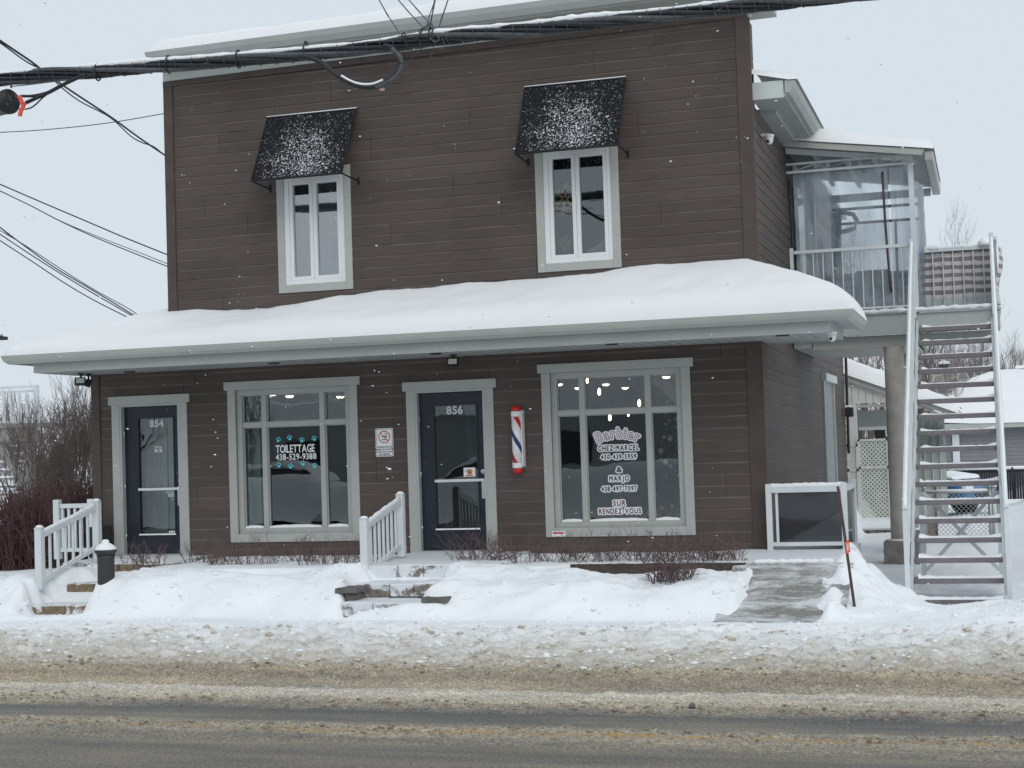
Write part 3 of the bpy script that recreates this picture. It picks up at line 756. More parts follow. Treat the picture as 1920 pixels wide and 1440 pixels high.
# casings, frames, panes ------------------------------------------------
def casing(h, lintel=True, parent=bld, t=.032, name='casing', mat=GREY, bottom=True, w_=CW, lh=.115, ov=.045):
    x0, x1, z0, z1 = h; zb = z0-w_ if bottom else z0
    c = MB()
    c.box(x0-w_, x0, -t, .0, zb, z1+(0 if lintel else w_)); bevel(c.build(name, mat, parent), .003)
    c = MB(); c.box(x1, x1+w_, -t, .0, zb, z1+(0 if lintel else w_)); bevel(c.build(name, mat, parent), .003)
    if bottom:
        c = MB(); c.box(x0+.001, x1-.001, -t-.002, .0, zb, z0); bevel(c.build('sill', mat, parent), .003)
    c = MB()
    if lintel: c.box(x0-w_-ov, x1+w_+ov, -t-.012, .0, z1+.001, z1+lh)
    else: c.box(x0+.001, x1-.001, -t-.002, .0, z1, z1+w_)
    bevel(c.build('lintel', mat, parent), .003)
def shop_window(h, mx, tz, lab):
    w = bpy.data.objects.new('shop_window', None); col.objects.link(w); w.parent = bld; w.location = Vector(((h[0]+h[1])/2, 0, h[2]))-bld.location
    w['label'] = lab
    casing(h, parent=w)
    x0, x1, z0, z1 = h; fw = .075
    f = MB(); ya, yb = .018, .13
    f.box(x0, x0+fw, ya, yb, z0, z1); f.box(x1-fw, x1, ya, yb, z0, z1); f.box(x0+fw, x1-fw, ya, yb, z1-fw, z1); f.box(x0+fw, x1-fw, ya, yb, z0, z0+fw)
    f.build('frame', GREY, w)
    xs = [x0+fw]+[v for m in mx for v in (m-.036, m+.036)]+[x1-fw]
    for m in mx:
        f = MB(); f.box(m-.036, m+.036, ya+.008, yb-.004, z0+fw+.001, z1-fw-.001); bevel(f.build('mullion', GREY, w), .003)
    for a, b in zip(xs[::2], xs[1::2]):
        f = MB(); f.box(a+.001, b-.001, ya+.010, yb-.006, tz-.033, tz+.033); bevel(f.build('transom', GREY, w), .003)
        for (p, q) in ((z0+fw, tz-.033), (tz+.033, z1-fw)):
            g = MB(); g.box(a+.002, b-.002, .085, .091, p+.002, q-.002); g.build('pane', GLASS, w)
            # slim inner bead
            g = MB()
            for bx in ((a, a+.012, p, q), (b-.012, b, p, q), (a+.012, b-.012, q-.012, q), (a+.012, b-.012, p, p+.012)): g.box(bx[0], bx[1], .062, .084, bx[2], bx[3])
            g.build('glazing_bead', GREYD, w)
        s = MB(); q = random.Random(a); n = 14         # snow lying on the sill of each light
        pts = [(a+.01+(b-a-.02)*i/n, .018+.022*math.sin(i*math.pi/n)**.5*q.uniform(.75, 1.1)) for i in range(n+1)]
        vs = []
        for (x, hh) in pts: vs += [(x, ya+.012, z0+fw-.004), (x, ya+.016, z0+fw+hh), (x, .083, z0+fw+hh*.8)]
        s.add(vs, [f_ for i in range(n) for f_ in ((3*i, 3*i+3, 3*i+4, 3*i+1), (3*i+1, 3*i+4, 3*i+5, 3*i+2))], 0, True)
        s.build('sill_snow', SNOW, w)
    return w
def mxs(pxs, y): return [atY(p, y, .03).x for p in pxs]
w1 = shop_window(W1, mxs((497, 606), 870), atY(550, 794, .03).z, 'six light shop window with TOILETTAGE lettering')
w2 = shop_window(W2, mxs((1095, 1219), 870), atY(1156, 771, .03).z, 'six light shop window with Barbier lettering')

def casement(h, lab, awn):
    w = bpy.data.objects.new('upper_window', None); col.objects.link(w); w.parent = bld; w.location = Vector(((h[0]+h[1])/2, 0, h[2]))-bld.location; w['label'] = lab
    casing(h, False, w, w_=.105)
    x0, x1, z0, z1 = h; fw = .05; m = (x0+x1)/2-.02
    f = MB(); f.box(x0, x0+fw+.02, -.02, .12, z0, z1); f.box(x1-fw, x1, -.02, .12, z0, z1); f.box(x0+fw+.02, x1-fw, -.02, .12, z1-fw, z1); f.box(x0+fw+.02, x1-fw, -.03, .12, z0, z0+.055)
    bevel(f.build('frame', VINYL, w), .004)
    for a, b in ((x0+fw+.022, m-.002), (m+.002, x1-fw-.002)):
        s = MB(); sw = .05; za, zb = z0+.057, z1-fw-.002
        for bx in ((a, a+sw, za, zb), (b-sw, b, za, zb), (a+sw, b-sw, za, za+sw), (a+sw, b-sw, zb-sw, zb)): s.box(bx[0], bx[1], -.012, .08, bx[2], bx[3])
        bevel(s.build('sash', VINYL, w), .003)
        g = MB(); g.box(a+sw, b-sw, .03, .036, za+sw, zb-sw); g.build('pane', GLASSU if awn == 0 else GLASSV, w)
    return w
casement(U1, 'narrow white double casement under the left awning', 0)
casement(U2, 'narrow white double casement under the right awning', 1)

# doors -----------------------------------------------------------------
def door(h, lab, glass, bar, plate, lock, num, numc, numh, hinge_y, on_glass, stickers):
    d = bpy.data.objects.new('door', None); col.objects.link(d); d.parent = bld; d.location = Vector((h[0], 0, 0))-bld.location; d['label'] = lab
    casing(h, True, d, .036, w_=.12, bottom=False, lh=.12)
    x0, x1, z0, z1 = h; YD = .055
    j = MB(); j.box(x0, x0+.03, -.03, .16, z0, z1); j.box(x1-.03, x1, -.03, .16, z0, z1); j.box(x0+.03, x1-.03, -.03, .16, z1-.03, z1); j.build('jamb', GREYD, d)
    gx0, gx1, gz0, gz1 = glass; a, b, c, e = x0+.032, x1-.032, z0+.03, z1-.032
    s = MB(); s.box(a, gx0, YD, YD+.045, c, e); s.box(gx1, b, YD, YD+.045, c, e); s.box(gx0, gx1, YD, YD+.045, c, gz0); s.box(gx0, gx1, YD, YD+.045, gz1, e)
    bevel(s.build('slab', DOORM, d), .002)
    m = MB()
    for bx in ((gx0-.02, gx0, gz0-.02, gz1+.02), (gx1, gx1+.02, gz0-.02, gz1+.02), (gx0, gx1, gz1, gz1+.02), (gx0, gx1, gz0-.02, gz0)): m.box(bx[0], bx[1], YD-.010, YD-.001, bx[2], bx[3])
    m.build('glazing_frame', DOORM, d)
    g = MB(); g.box(gx0, gx1, YD+.02, YD+.026, gz0, gz1); g.build('pane', GLASSD, d)
    s = MB(); s.box(gx0-.015, gx1+.015, YD-.022, YD-.011, gz0-.012, gz0+.008); s.build('ledge_snow', SNOW, d)
    s = MB(); s.box(x0, x1, -.06, .16, z0-.02, z0+.028); s.build('threshold', GREYD, d)
    m = MB(); m.box(bar[0], bar[1], YD-.05, YD-.03, bar[2]-.018, bar[2]+.018); m.box(bar[0], bar[0]+.02, YD-.03, YD, bar[2]-.012, bar[2]+.012); bevel(m.build('push_bar', RAIL, d), .003)
    m = MB(); m.box(*plate[:2], YD-.03, YD-.0105, *plate[2:]); bevel(m.build('handle', CHROME, d), .004)
    m = MB(); m.lathe((lock[0], YD-.02, lock[1]), [(.0, -.004), (.028, -.003), (.034, .006), (.034, .019)], 18, axis='y'); m.build('lock', CHROME, d)
    for hy in hinge_y:
        m = MB(); m.tube([(x0+.030, YD-.012, hy-.05), (x0+.030, YD-.012, hy+.05)], .009, 8); m.build('hinge', CHROME, d)
    t = MB(); YT = (YD+.014) if on_glass else YD-.004
    text_on_wall(t, num, numc[0], numc[1], numh, YT, offset=.006, gap=.13)
    t.build('house_number', SLET, d)
    return d, YD
g4 = pxrect(258, 323, 784, 1002, 893); g6 = pxrect(814, 893, 760, 992, 876)
d4, YD = door(D4, 'dark navy glazed door numbered 854', g4, (g4[0], atY(336, 917).x, atY(300, 917).z), pxrect(331, 341, 912, 948), (atY(335, 901).x, atY(335, 901).z), '854', (atY(289, 793).x, atY(289, 800).z), .135, (1.7, .95, .25), True, None)
d6, YD = door(D6, 'dark navy glazed door numbered 856', g6, (g6[0], atY(908, 901).x, atY(860, 901).z), pxrect(902, 912, 898, 935), (atY(904, 884).x, atY(904, 884).z), '856', (atY(850, 769).x, atY(850, 776).z), .145, (1.75, 1.0, .3), False, None)
def sticker(name, px, Y, mat, parent, detail=None):
    x0, x1, z0, z1 = pxrect(*px); m = MB(); m.box(x0, x1, Y-.001, Y, z0, z1); o = m.build(name, mat, parent)
    if detail:
        for (fx, fz, fw_, fh, mt) in detail:
            t = MB(); t.box(x0+fx*(x1-x0), x0+(fx+fw_)*(x1-x0), Y-.0025, Y-.0015, z0+fz*(z1-z0), z0+(fz+fh)*(z1-z0)); t.build('print', mt, o)
    return o
sticker('sticker', (285, 299, 837, 848), YD+.018, simple('pale_sticker', (.5,.56,.54), .5), d4, [(.1,.62,.8,.16,BLKL), (.4,.12,.22,.3,BLKL)])
st = sticker('sticker', (310, 322, 920, 932), YD+.018, simple('grey_sticker', (.38,.42,.41), .5), d4)
sticker('sticker', (312, 323, 996, 1003), YD+.018, WLET, d4, [(.15,.4,.3,.2,BLKL), (.6,.2,.2,.5,BLKL)])
st = sticker('sticker', (866, 888, 877, 894), YD+.018, WLET, d6, [(.1,.72,.42,.10,TEAL), (.1,.52,.36,.10,TEAL), (.18,.08,.6,.12,RED)])
m = MB(); c = atY(880, 885, YD); m.lathe((c.x, YD+.014, c.z+.004), [(.0, 0), (.036, .0), (.036, .001)], 20, axis='y'); m.build('orange_badge', simple('orange_print', (.7,.2,.04), .5, .35, 60), st)

# interiors ---------------------------------------------------------------
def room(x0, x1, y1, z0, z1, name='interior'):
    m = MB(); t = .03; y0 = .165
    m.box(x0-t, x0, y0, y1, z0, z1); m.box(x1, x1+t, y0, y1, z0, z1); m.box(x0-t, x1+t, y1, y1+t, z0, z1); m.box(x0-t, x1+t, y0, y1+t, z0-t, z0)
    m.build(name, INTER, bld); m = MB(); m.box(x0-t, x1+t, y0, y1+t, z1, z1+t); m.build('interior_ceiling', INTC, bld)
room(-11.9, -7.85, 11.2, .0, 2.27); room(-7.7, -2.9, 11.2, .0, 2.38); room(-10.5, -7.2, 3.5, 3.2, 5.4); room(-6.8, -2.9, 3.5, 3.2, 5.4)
def downlight(px, py, zc, lab):
    p = atZ(px, py, zc); 
    t = MB(); t.lathe((p.x, p.y, zc-.012), [(.075, 0), (.085, .006), (.085, .011)], 18); o = t.build('ceiling_light', WHITEP, None, label=lab, cat='ceiling light', group='recessed shop ceiling lights')
    e = MB(); e.lathe((p.x, p.y, zc-.042), [(.0, 0), (.04, .004), (.06, .02), (.062, .03)], 18); q = e.build('lamp_disc', LAMPE, None); q.parent = o
for px, py, lab in ((511, 737, 'warm recessed light, leftmost behind the TOILETTAGE window'), (543, 741, 'warm recessed light, middle one behind the TOILETTAGE window'), (638, 742, 'warm recessed light, rightmost behind the TOILETTAGE window')):
    downlight(px, py, 2.27, lab)
for px, py, lab in ((1048, 719, 'recessed ceiling light in the top left light of the barber window'), (1084, 726, 'recessed ceiling light beside the left mullion of the barber window'), (1136, 719, 'recessed ceiling light left of centre in the barber window'),
                    (1172, 725.5, 'recessed ceiling light right of centre in the barber window'), (1249, 705, 'recessed ceiling light in the top right light of the barber window')):
    downlight(px, py, 2.38, lab)
for px, py, Y, lab in ((1123.5, 734, 1.6, 'glowing pendant bulb, highest in the barber window'), (1198.5, 755, 2.2, 'glowing pendant bulb, rightmost in the barber window'), (1143.5, 782, 1.9, 'glowing pendant bulb, lowest in the barber window'), (1178, 774, 2.6, 'glowing pendant bulb below the window transom on the right'), (1101, 712, 2.4, 'tiny glowing bulb at the top left of the barber window')):
    p = atY(px, py, Y); t = MB(); r = .022 if Y < 2.3 else .017
    t.lathe((p.x, p.y, p.z-.055), [(0, 0), (r*.7, .012), (r, .04), (r*.8, .075), (r*.4, .10)], 12); o = t.build('pendant_bulb', BULBE, None, label=lab, cat='pendant lamp', group='pendant lamps in the barber shop')
    c = MB(); c.tube([(p.x, p.y, p.z+.075), (p.x, p.y, 2.37)], .004, 5); c.lathe((p.x, p.y, p.z+.045), [(.016, 0), (.016, .035), (.005, .045)], 10); q = c.build('cord', BLACK, None); q.parent = o
# curtains behind the upper windows and the 854 door
def curtain(x0, x1, z0, z1, Y, mat, parent, name='curtain', amp=.025, waves=9):
    n = 70; m = MB(); vs = []
    for i in range(n+1):
        u = i/n; x = x0+(x1-x0)*u; y = Y+amp*math.sin(u*waves*6.28)+amp*.5*math.sin(u*waves*2.7*6.28+1); vs += [(x, y, z0), (x, y+.01, z1)]
    m.add(vs, [(2*i, 2*i+2, 2*i+3, 2*i+1) for i in range(n)], 0, True); return m.build(name, mat, parent)
curtain(-9.2, -8.1, 3.5, 5.2, .30, CURT, bld); curtain(-5.5, -4.4, 3.5, 5.3, .34, CURTD, bld, waves=6, amp=.035)
m = MB(); x0, x1, z0, z1 = pxrect(1141, 1143, 440, 473); 
a = atY(1102, 473, .2); b = atY(1141, 473, .2); c = atY(1141, 440, .2); d_ = atY(1118, 462, .2); e = atY(1102, 468, .2)
m.prism([a, b, c, d_, e], (0,.01,0)); m.build('cloth_corner', simple('pale_cloth', (.42,.42,.44), .9), bld)
curtain(-11.62, -11.25, .0, 2.1, .55, CURT, bld, waves=4); m = MB(); m.box(-11.2, -11.06, .5, .6, 0, 2.3); m.box(-11.02, -10.9, .9, .98, 0, 2.3); m.build('interior_post', GREENP, bld)
m = MB(); m.box(-10.9, -10.6, .9, 1.0, 0, 2.3); m.box(-9.86, -9.66, .30, .36, .2, 2.4); m.build('interior_panel', GREENP, bld)
curtain(-6.75, -6.25, .0, 2.3, .6, CURTD, bld, waves=5)
m = MB(); m.box(-9.5, -8.3, .2, .7, 0.28, .36); m.build('interior_shelf', simple('wood_shelf', (.25,.14,.08), .6), bld)

# canopy roof over the ground floor -------------------------------------
CX0, CX1 = -12.61, -1.40; SOF = 2.545
FX0, FX1 = atY(68, 690, -1.2).x, -1.72
m = MB(); m.box(FX0, FX1, -1.195, -.002, SOF, SOF+.03); m.box(FX0, XL-.002, .0, 5.5, SOF, SOF+.03); m.box(XR+.002, FX1, -.0, .55, SOF, SOF+.03)
so_ = m.build('canopy_soffit', GREYD, bld)
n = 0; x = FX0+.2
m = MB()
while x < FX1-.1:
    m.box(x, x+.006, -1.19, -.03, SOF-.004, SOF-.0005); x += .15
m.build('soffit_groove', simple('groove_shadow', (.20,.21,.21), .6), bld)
m = MB(); m.box(FX0, FX1, -1.225, -1.2, SOF-.012, 2.68); m.box(FX0-.025, FX0, -1.225, 5.5, SOF-.012, 2.68); m.box(FX1, FX1+.025, -1.225, .55, SOF-.012, 2.68); m.box(XR+.03, FX1, .55, .575, SOF-.012, 2.68)
m.build('canopy_fascia', GREYD, bld)
m = MB(); m.box(CX0+.1, CX1-.1, -1.27, -.045, 2.682, 2.72); m.box(CX0+.1, XL, -.045, 5.5, 2.682, 2.72); m.box(XR+.033, CX1-.1, -.045, .6, 2.682, 2.72)
m.build('canopy_roof_deck', GREYD, bld)
def gutter_run(pts, inward, name):
    """K profile swept along a polyline in the XY plane; outward normals given by pts order"""
    prof = [(.0, 2.66), (.055, 2.66), (.10, 2.70), (.115, 2.735), (.125, 2.775), (.0, 2.775)]
    m = MB(); P = [Vector((x, y, 0)) for x, y in pts]; k = len(P); rings = []
    for i, p in enumerate(P):
        n1 = (P[i]-P[i-1]).normalized() if i else None; n2 = (P[i+1]-P[i]).normalized() if i < k-1 else None
        no = [Vector((d.y, -d.x, 0)) for d in (n1, n2) if d is not None]
        nn = no[0] if len(no) == 1 else (no[0]+no[1])/(1+no[0].dot(no[1]))
        rings.append([(p+nn*a+Vector((0,0,z))) for a, z in prof])
    L = len(prof); vs = [v for r in rings for v in r]
    fs = [(i*L+j, (i+1)*L+j, (i+1)*L+(j+1)%L, i*L+(j+1)%L) for i in range(k-1) for j in range(L)]+[tuple(range(L)), tuple((k-1)*L+j for j in range(L-1, -1, -1))]
    m.add(vs, fs); return m.build(name, GREY, bld)
gutter_run([(CX0+.125, 5.5), (CX0+.125, -1.28), (CX1-.13, -1.28), (CX1-.13, .62)], 0, 'canopy_gutter')

def roof_snow_h(x, y, slope=.42, th=.22):
    dl = x-(CX0+.02); df = y-(-1.38); dr = (CX1+.0)-x
    db = np.where(x > XR, .66-y, 9.0)
    d = np.minimum(np.minimum(df, dl*.95), np.minimum(dr, 9))
    dd = np.minimum(d, db*2.2+.15)
    lft = sstep(-10.2, -12.6, x); slope = np.interp(x, [-11.5, -9.3, -7.8, -5.5, -2.8], [.33, .295, .355, .375, .405])
    base = 2.765 + np.where(dr < np.minimum(df, dl), .40, slope-.02*lft)*np.minimum(d, 1.9)
    edge = np.clip(np.minimum(d, db*1.2)/.34, 0, 1); rnd_ = np.sqrt(1-(1-edge)**2)
    wav = .028*fbm(x*.55, y*.7, 201, 4)*2 + .02*fbm(x*3, y*3, 205, 3)
    t = (th + .035*sstep(-6, -3.2, x) - .06*sstep(-8.5, -11, x)+wav)*rnd_
    return base + t
xs = np.array(sorted(set(lin(CX0+.02, CX0+.6, .03)+lin(CX0+.6, CX1-.6, .06)+lin(CX1-.6, CX1, .03)+[CX1])))
ys = np.array(sorted(set(lin(-1.38, -.9, .025)+lin(-.9, -.03, .06)+[-.03]+lin(.05, 5.0, .12))))
def keep(x, y): return (y < -.02) | ((x < XLU-.03)) | ((x > XR+.02) & (y < .62))
grid_obj('canopy_snow', xs, ys, roof_snow_h, SNOWR, kind='stuff', keep=keep, label='thick smooth snow blanket covering the canopy roof above the shops', cat='roof snow')
# snow on the upper roof
def up_h(x, y):
    t = .19+.05*fbm(x*.6, y*.8, 301, 3); e = np.clip((y+.53)/.16, 0, 1); ex = np.clip((x-(XLU-.03))/.25, 0, 1)
    return 6.895+zt(x)+t*np.sqrt(1-(1-e)**2)*np.sqrt(1-(1-ex)**2)
grid_obj('upper_roof_snow', np.array(lin(XLU-.03, -2.4, .07)), np.array(lin(-.53, 1.2, .045)), up_h, SNOWR, kind='stuff', label='layer of snow along the top edge of the flat upper roof', cat='roof snow')
m = MB(); m.box(XLU, XR+.2, .9, 11.5, 5.55, 5.62); m.build('main_roof_deck', GREYD, bld)

# side window casing, seen edge on
m = MB(); m.box(XR, XR+.05, SW[0]-.12, SW[0], .1, SW[3]); m.build('casing', GREY, bld); m = MB(); m.box(XR, XR+.05, SW[1], SW[1]+.12, .1, SW[3]); m.build('casing', GREY, bld)
m = MB(); m.box(XR, XR+.10, SW[0]-.16, SW[1]+.16, SW[3]+.001, SW[3]+.13); m.build('lintel', PALE, bld)
m = MB(); m.box(XR-.05, XR+.012, SW[0], SW[1], .1, SW[3]); m.build('side_door_panel', simple('side_panel_grey', (.27,.29,.30), .5), bld)

# side eave with gutter -----------------------------------------------------
m = MB(); m.box(XR+.002, -2.27, .16, 3.55, 5.60, 5.63); m.build('side_soffit', GREYD, bld)
m = MB(); m.box(XR+.004, -2.27, .13, .158, 5.585, 5.80); m.build('eave_return', PALE, bld)
m = MB(); pr = [(-2.25, 5.64), (-2.20, 5.64), (-2.14, 5.71), (-2.12, 5.79), (-2.25, 5.79)]
m.prism([(x, .12, z) for x, z in pr], (0,3.5,0)); m.build('side_gutter', GREY, bld)
m = MB(); m.box(-2.27, -2.252, .16, 3.6, 5.60, 5.80); m.build('side_fascia', GREYD, bld)
def se_h(x, y): 
    e = np.clip((-2.10-x)/.16, 0, 1); e2 = np.clip((y-.10)/.1, 0, 1)
    return 5.795+(.09+.05*fbm(x*3, y*1.6, 311, 4))*np.sqrt(1-(1-e)**2)*np.sqrt(1-(1-e2)**2)+.25*np.clip(-2.2-x, 0, 9)
grid_obj('eave_snow', np.array(lin(-2.66, -2.08, .03)), np.array(lin(.10, 5, .08)), se_h, SNOWR, kind='stuff', label='ragged snow on the side eave and gutter near the balcony', cat='roof snow')

# soffit pot lights
for px, py in ((243, 697), (513, 681), (817, 663), (1138, 643), (1462, 626)):
    p = atZ(px, py, SOF-.005)
    m = MB(); m.lathe((p.x, max(-1.0, min(-.2, p.y)), SOF-.016), [(.0, .008), (.05, .004), (.075, 0), (.08, .0155)], 18); m.build('soffit_light', DARKM, bld)
# ------------------------------------------------------------------ awnings
def awning(x0, x1, zt_, zb, p, lab):
    cx = (x0+x1)/2; t = thing('awning', (cx, 0, zb), lab, 'awning', 'black awnings over the upper windows')
    H = zt_-zb; n = 16; k = 8; m = MB(); vs = []
    for j in range(k+1):
        v = j/k
        for i in range(n+1):
            u = i/n; sag = .012*math.sin(v*math.pi)*(1-.5*abs(2*u-1)); y = -p*(1-v) - .035; nrm = Vector((0, -H, -p)).normalized()
            vs.append((x0+(x1-x0)*u, y+sag, zb+H*v-sag*.3))
    fr = [(j*(n+1)+i, j*(n+1)+i+1, (j+1)*(n+1)+i+1, (j+1)*(n+1)+i) for j in range(k) for i in range(n)]
    m.add(vs, fr, 0, True); vs2 = [(x, y+.012, z-.012) for x, y, z in vs]; m.add(vs2, [tuple(reversed(f)) for f in fr], 0, True)
    o = m.build('cloth', AWN, t)
    f = MB(); r = .011
    for x in (x0, x1):
        f.tube([(x, -.04, zt_), (x, -p-.035, zb)], r, 6); f.tube([(x, -p-.035, zb), (x, -.02, zb-.02)], r, 6); f.tube([(x, -.02, zb-.06), (x, -.02, zb+.04)], .016, 6)
    f.tube([(x0, -p-.035, zb), (x1, -p-.035, zb)], .014, 6); f.tube([(x0, -.035, zt_), (x1, -.035, zt_)], .014, 6)
    f.build('frame', AWNB, t)
    s = MB(); s.tube([(x0-.01, -.045, zt_+.012), (x1+.01, -.045, zt_+.012)], .008, 5); s.build('snow_line', SNOW, t)
    return t
awning(-9.25, -7.945, 5.945, 4.985, .56, 'left black awning dusted with snow specks, lower in the photo')
awning(-5.57, -4.24, 5.995, 5.03, .56, 'right black awning dusted with snow specks, nearer the balcony')

# window decorations
def snowflake(c, r, mat, lab, rot=.15):
    m = MB(); c = Vector(c)
    for k in range(6):
        a = rot+k*math.pi/3; d = Vector((math.sin(a), 0, math.cos(a)))
        m.bar(c, c+d*r, .03, .012, (0,1,0))
        for s_, l in ((.45, .42), (.72, .30)):
            for sg in (-1, 1):
                b = a+sg*.9; e = Vector((math.sin(b), 0, math.cos(b))); m.bar(c+d*r*s_, c+d*r*s_+e*r*l, .022, .010, (0,1,0))
        m.lathe((c+d*r), [(0,-.02),(.03,-.004),(.03,.006),(0,.02)], 6)
    return m.build('snowflake_ornament', mat, None, label=lab, cat='ornament')
p = atY(1059, 373, .16); snowflake(p, .20, GOLD, 'copper coloured snowflake hanging in the right upper window')
p = atY(1059, 457, .2); snowflake(p, .10, simple('dull_gold', (.30,.24,.14), .5, .3, 60), 'small dull gold snowflake low in the right upper window')
p = atY(627, 420, .14); o = snowflake(p, .19, GOLD, 'copper coloured star ornament hanging in the left upper window', .5)
m = MB()
for px, py, r in ((634, 437, .05), (630, 455, .055), (627, 470, .065), (626, 483, .055)):
    c = atY(px, py, .15)
    m.lathe((c.x, c.y, c.z), [(r, -.006), (r*1.05, 0), (r, .006), (r*.75, .006), (r*.7, 0), (r*.75, -.006)], 14, axis='y')
m.build('glass_ornament', simple('frosted_ornament', (.35,.5,.5), .3, .2, 30), None, label='frosted glass figures hanging below the star in the left upper window', cat='ornament')

# Christmas tree inside the barber window
c = atY(1266, 975, .55); t = thing('christmas_tree', (c.x+.02, .55, .25), 'dark decorated Christmas tree standing inside the barber window', 'christmas tree')
q = random.Random(21); m = MB(); cx = c.x+.02
for i in range(1500):
    z = q.uniform(0, 1.72); R_ = .30*(1-z/1.8)+.02; a = q.uniform(0, 6.28); d = Vector((math.cos(a), math.sin(a), q.uniform(-.4, .1)))
    p0 = Vector((cx, .55, .3+z)); e = p0+d*R_*q.uniform(.5, 1.05); s_ = p0+d*R_*.2
    m.bar(s_, e, .014, .006)
m.build('branches', TREEG, t)
m = MB(); m.tube([(cx, .55, .1), (cx, .55, 2.0)], .02, 6); m.build('trunk', BARK, t)
for i in range(34):
    z = q.uniform(.03, 1.6); R_ = .30*(1-z/1.8)+.03; a = q.uniform(3.3, 6.1); r = q.choice([.014, .02, .03, .04])
    m = MB(); m.lathe((cx+R_*math.cos(a), .55+R_*math.sin(a), .3+z), [(0,-r),(r*.7,-r*.7),(r,0),(r*.7,r*.7),(0,r)], 10); m.build('bauble', q.choice([SILVT, SILVT, GOLD, WHITEP]), t)
# icicle light string in the TOILETTAGE window
m = MB(); ct = [(463,738),(475,746),(488,750)]; q = random.Random(5)
def wire_px(pxs, Y, r, mb, n=5, sub=4):
    P = [atY(x, y, Y) for x, y in pxs]; out = []
    for i in range(len(P)-1):
        p0 = P[max(i-1,0)]; p1 = P[i]; p2 = P[i+1]; p3 = P[min(i+2,len(P)-1)]
        for k in range(sub):
            u = k/sub; out.append(.5*((2*p1)+(p2-p0)*u+(2*p0-5*p1+4*p2-p3)*u*u+(3*p1-p0-3*p2+p3)*u**3))
    out.append(P[-1]); mb.tube(out, r, n); return out
allp = wire_px([(462,735),(476,744),(489,751)], .14, .005, m)
allp += wire_px([(506,753),(520,755),(534,758),(548,759),(562,757),(578,755),(596,753)], .14, .006, m)
allp += wire_px([(618,744),(628,749),(640,745),(652,735)], .14, .006, m)
allp += wire_px([(463,806),(467,826),(466,850),(468,875),(467,900),(470,925),(472,945),(470,962),(474,975)], .14, .006, m)
for p in allp:
    m.tube([p, p+Vector((q.uniform(-.012,.012), 0, q.choice([-1,1])*q.uniform(.015,.035)))], .004, 4)
m.build('string_lights', WLET, None, label='white icicle light string draped inside the TOILETTAGE window', cat='string lights')

# ------------------------------------------------------------------ vinyl lettering on the glass
t = thing('window_lettering', (-9.0, .08, 1.2), 'white and teal TOILETTAGE 438-529-9388 lettering on the left shop window', 'window lettering')
c = atY(553.5, 848, .08); sc = lambda px: px*19.9/2917
m = MB(); text_on_wall(m, 'TOILETTAGE', c.x, atY(553, 848, .08).z, .148, .080, offset=.0035, gap=.10, fit=84*19.9/2917); m.build('word', WLET, t)
m = MB(); text_on_wall(m, '438-529-9388', atY(555, 861, .08).x, atY(555, 861.5, .08).z, .114, .080, offset=.002, gap=.12, fit=88*19.9/2917); m.build('phone_number', WLET, t)
def paw(cx, cz, r, rot):
    m = MB()
    def disc(x, z, a, b, n=12, yy=.080):
        vs = [(cx+(x*math.cos(rot)-z*math.sin(rot))+a*math.cos(t_)*math.cos(rot)-b*math.sin(t_)*math.sin(rot), yy, cz+(x*math.sin(rot)+z*math.cos(rot))+a*math.cos(t_)*math.sin(rot)+b*math.sin(t_)*math.cos(rot)) for t_ in [2*math.pi*i/n for i in range(n)]]
        m.add(vs, [tuple(range(n))])
    disc(0, -r*.35, r*.55, r*.45); 
    for x, z in ((-.75,.15),(-.28,.62),(.28,.62),(.75,.15)): disc(r*x, r*z, r*.2, r*.3, 10, .0795)
    m.build('paw_print', TEAL, t)
for i, (px, py) in enumerate(((522,824.5),(543,821),(566,825),(589,822),(523,872),(545,874),(568,869),(590,873))):
    c = atY(px, py, .08); paw(c.x, c.z, .042, (-.35, .2, -.3, .3, .15, -.3, .2, -.2)[i])
t = thing('window_lettering', (-4.5, .08, 1.2), 'outlined Barbier chez Marcel and Marjo lettering on the right shop window', 'window lettering')
def outlined(s, px, py, size, wpx, arc=None, core=PINKL, o=(.030, .012, .001), name='word', gap=.16):
    c = atY(px, py, .08)
    for k, (of, mt) in enumerate(((o[0], WLET), (o[1], MARO if core is PINKL else BLKL)) if len(o) == 2 else ((o[0], WLET), (o[1], MARO), (o[2], core))):
        tm = MB(); text_on_wall(tm, s, c.x, c.z, size, .08, offset=0, gap=gap, arc=arc, fit=wpx*20.0/2917); m = MB(); grown_text(m, tm, .081-.003*k, of, .0035 if k == 0 else .0016); m.build(name if k == len(o)-1 else name+'_outline', mt, t)
outlined('Barbier', 1158, 821, .180, 78, .62, PINKL, (.026, .0085, .002), gap=.16)
O2 = (.0185, .0028)
outlined('CHEZ MARCEL', 1159.5, 844.5, .094, 77, None, CREAML, O2, gap=.24)
outlined('450-439-5959', 1160, 860.5, .086, 67, None, CREAML, O2, 'phone_number', gap=.22)
outlined('&', 1161, 885, .090, 10, None, CREAML, O2)
outlined('MARJO', 1161, 901.5, .092, 37, None, CREAML, O2, gap=.24)
outlined('438-497-7097', 1161, 920.5, .086, 67, None, CREAML, O2, 'phone_number', gap=.22)
outlined('SUR', 1161.5, 948, .094, 23, None, PINKL, O2, gap=.24)
outlined('RENDEZ-VOUS', 1162.5, 963, .094, 80, None, PINKL, O2, gap=.22)

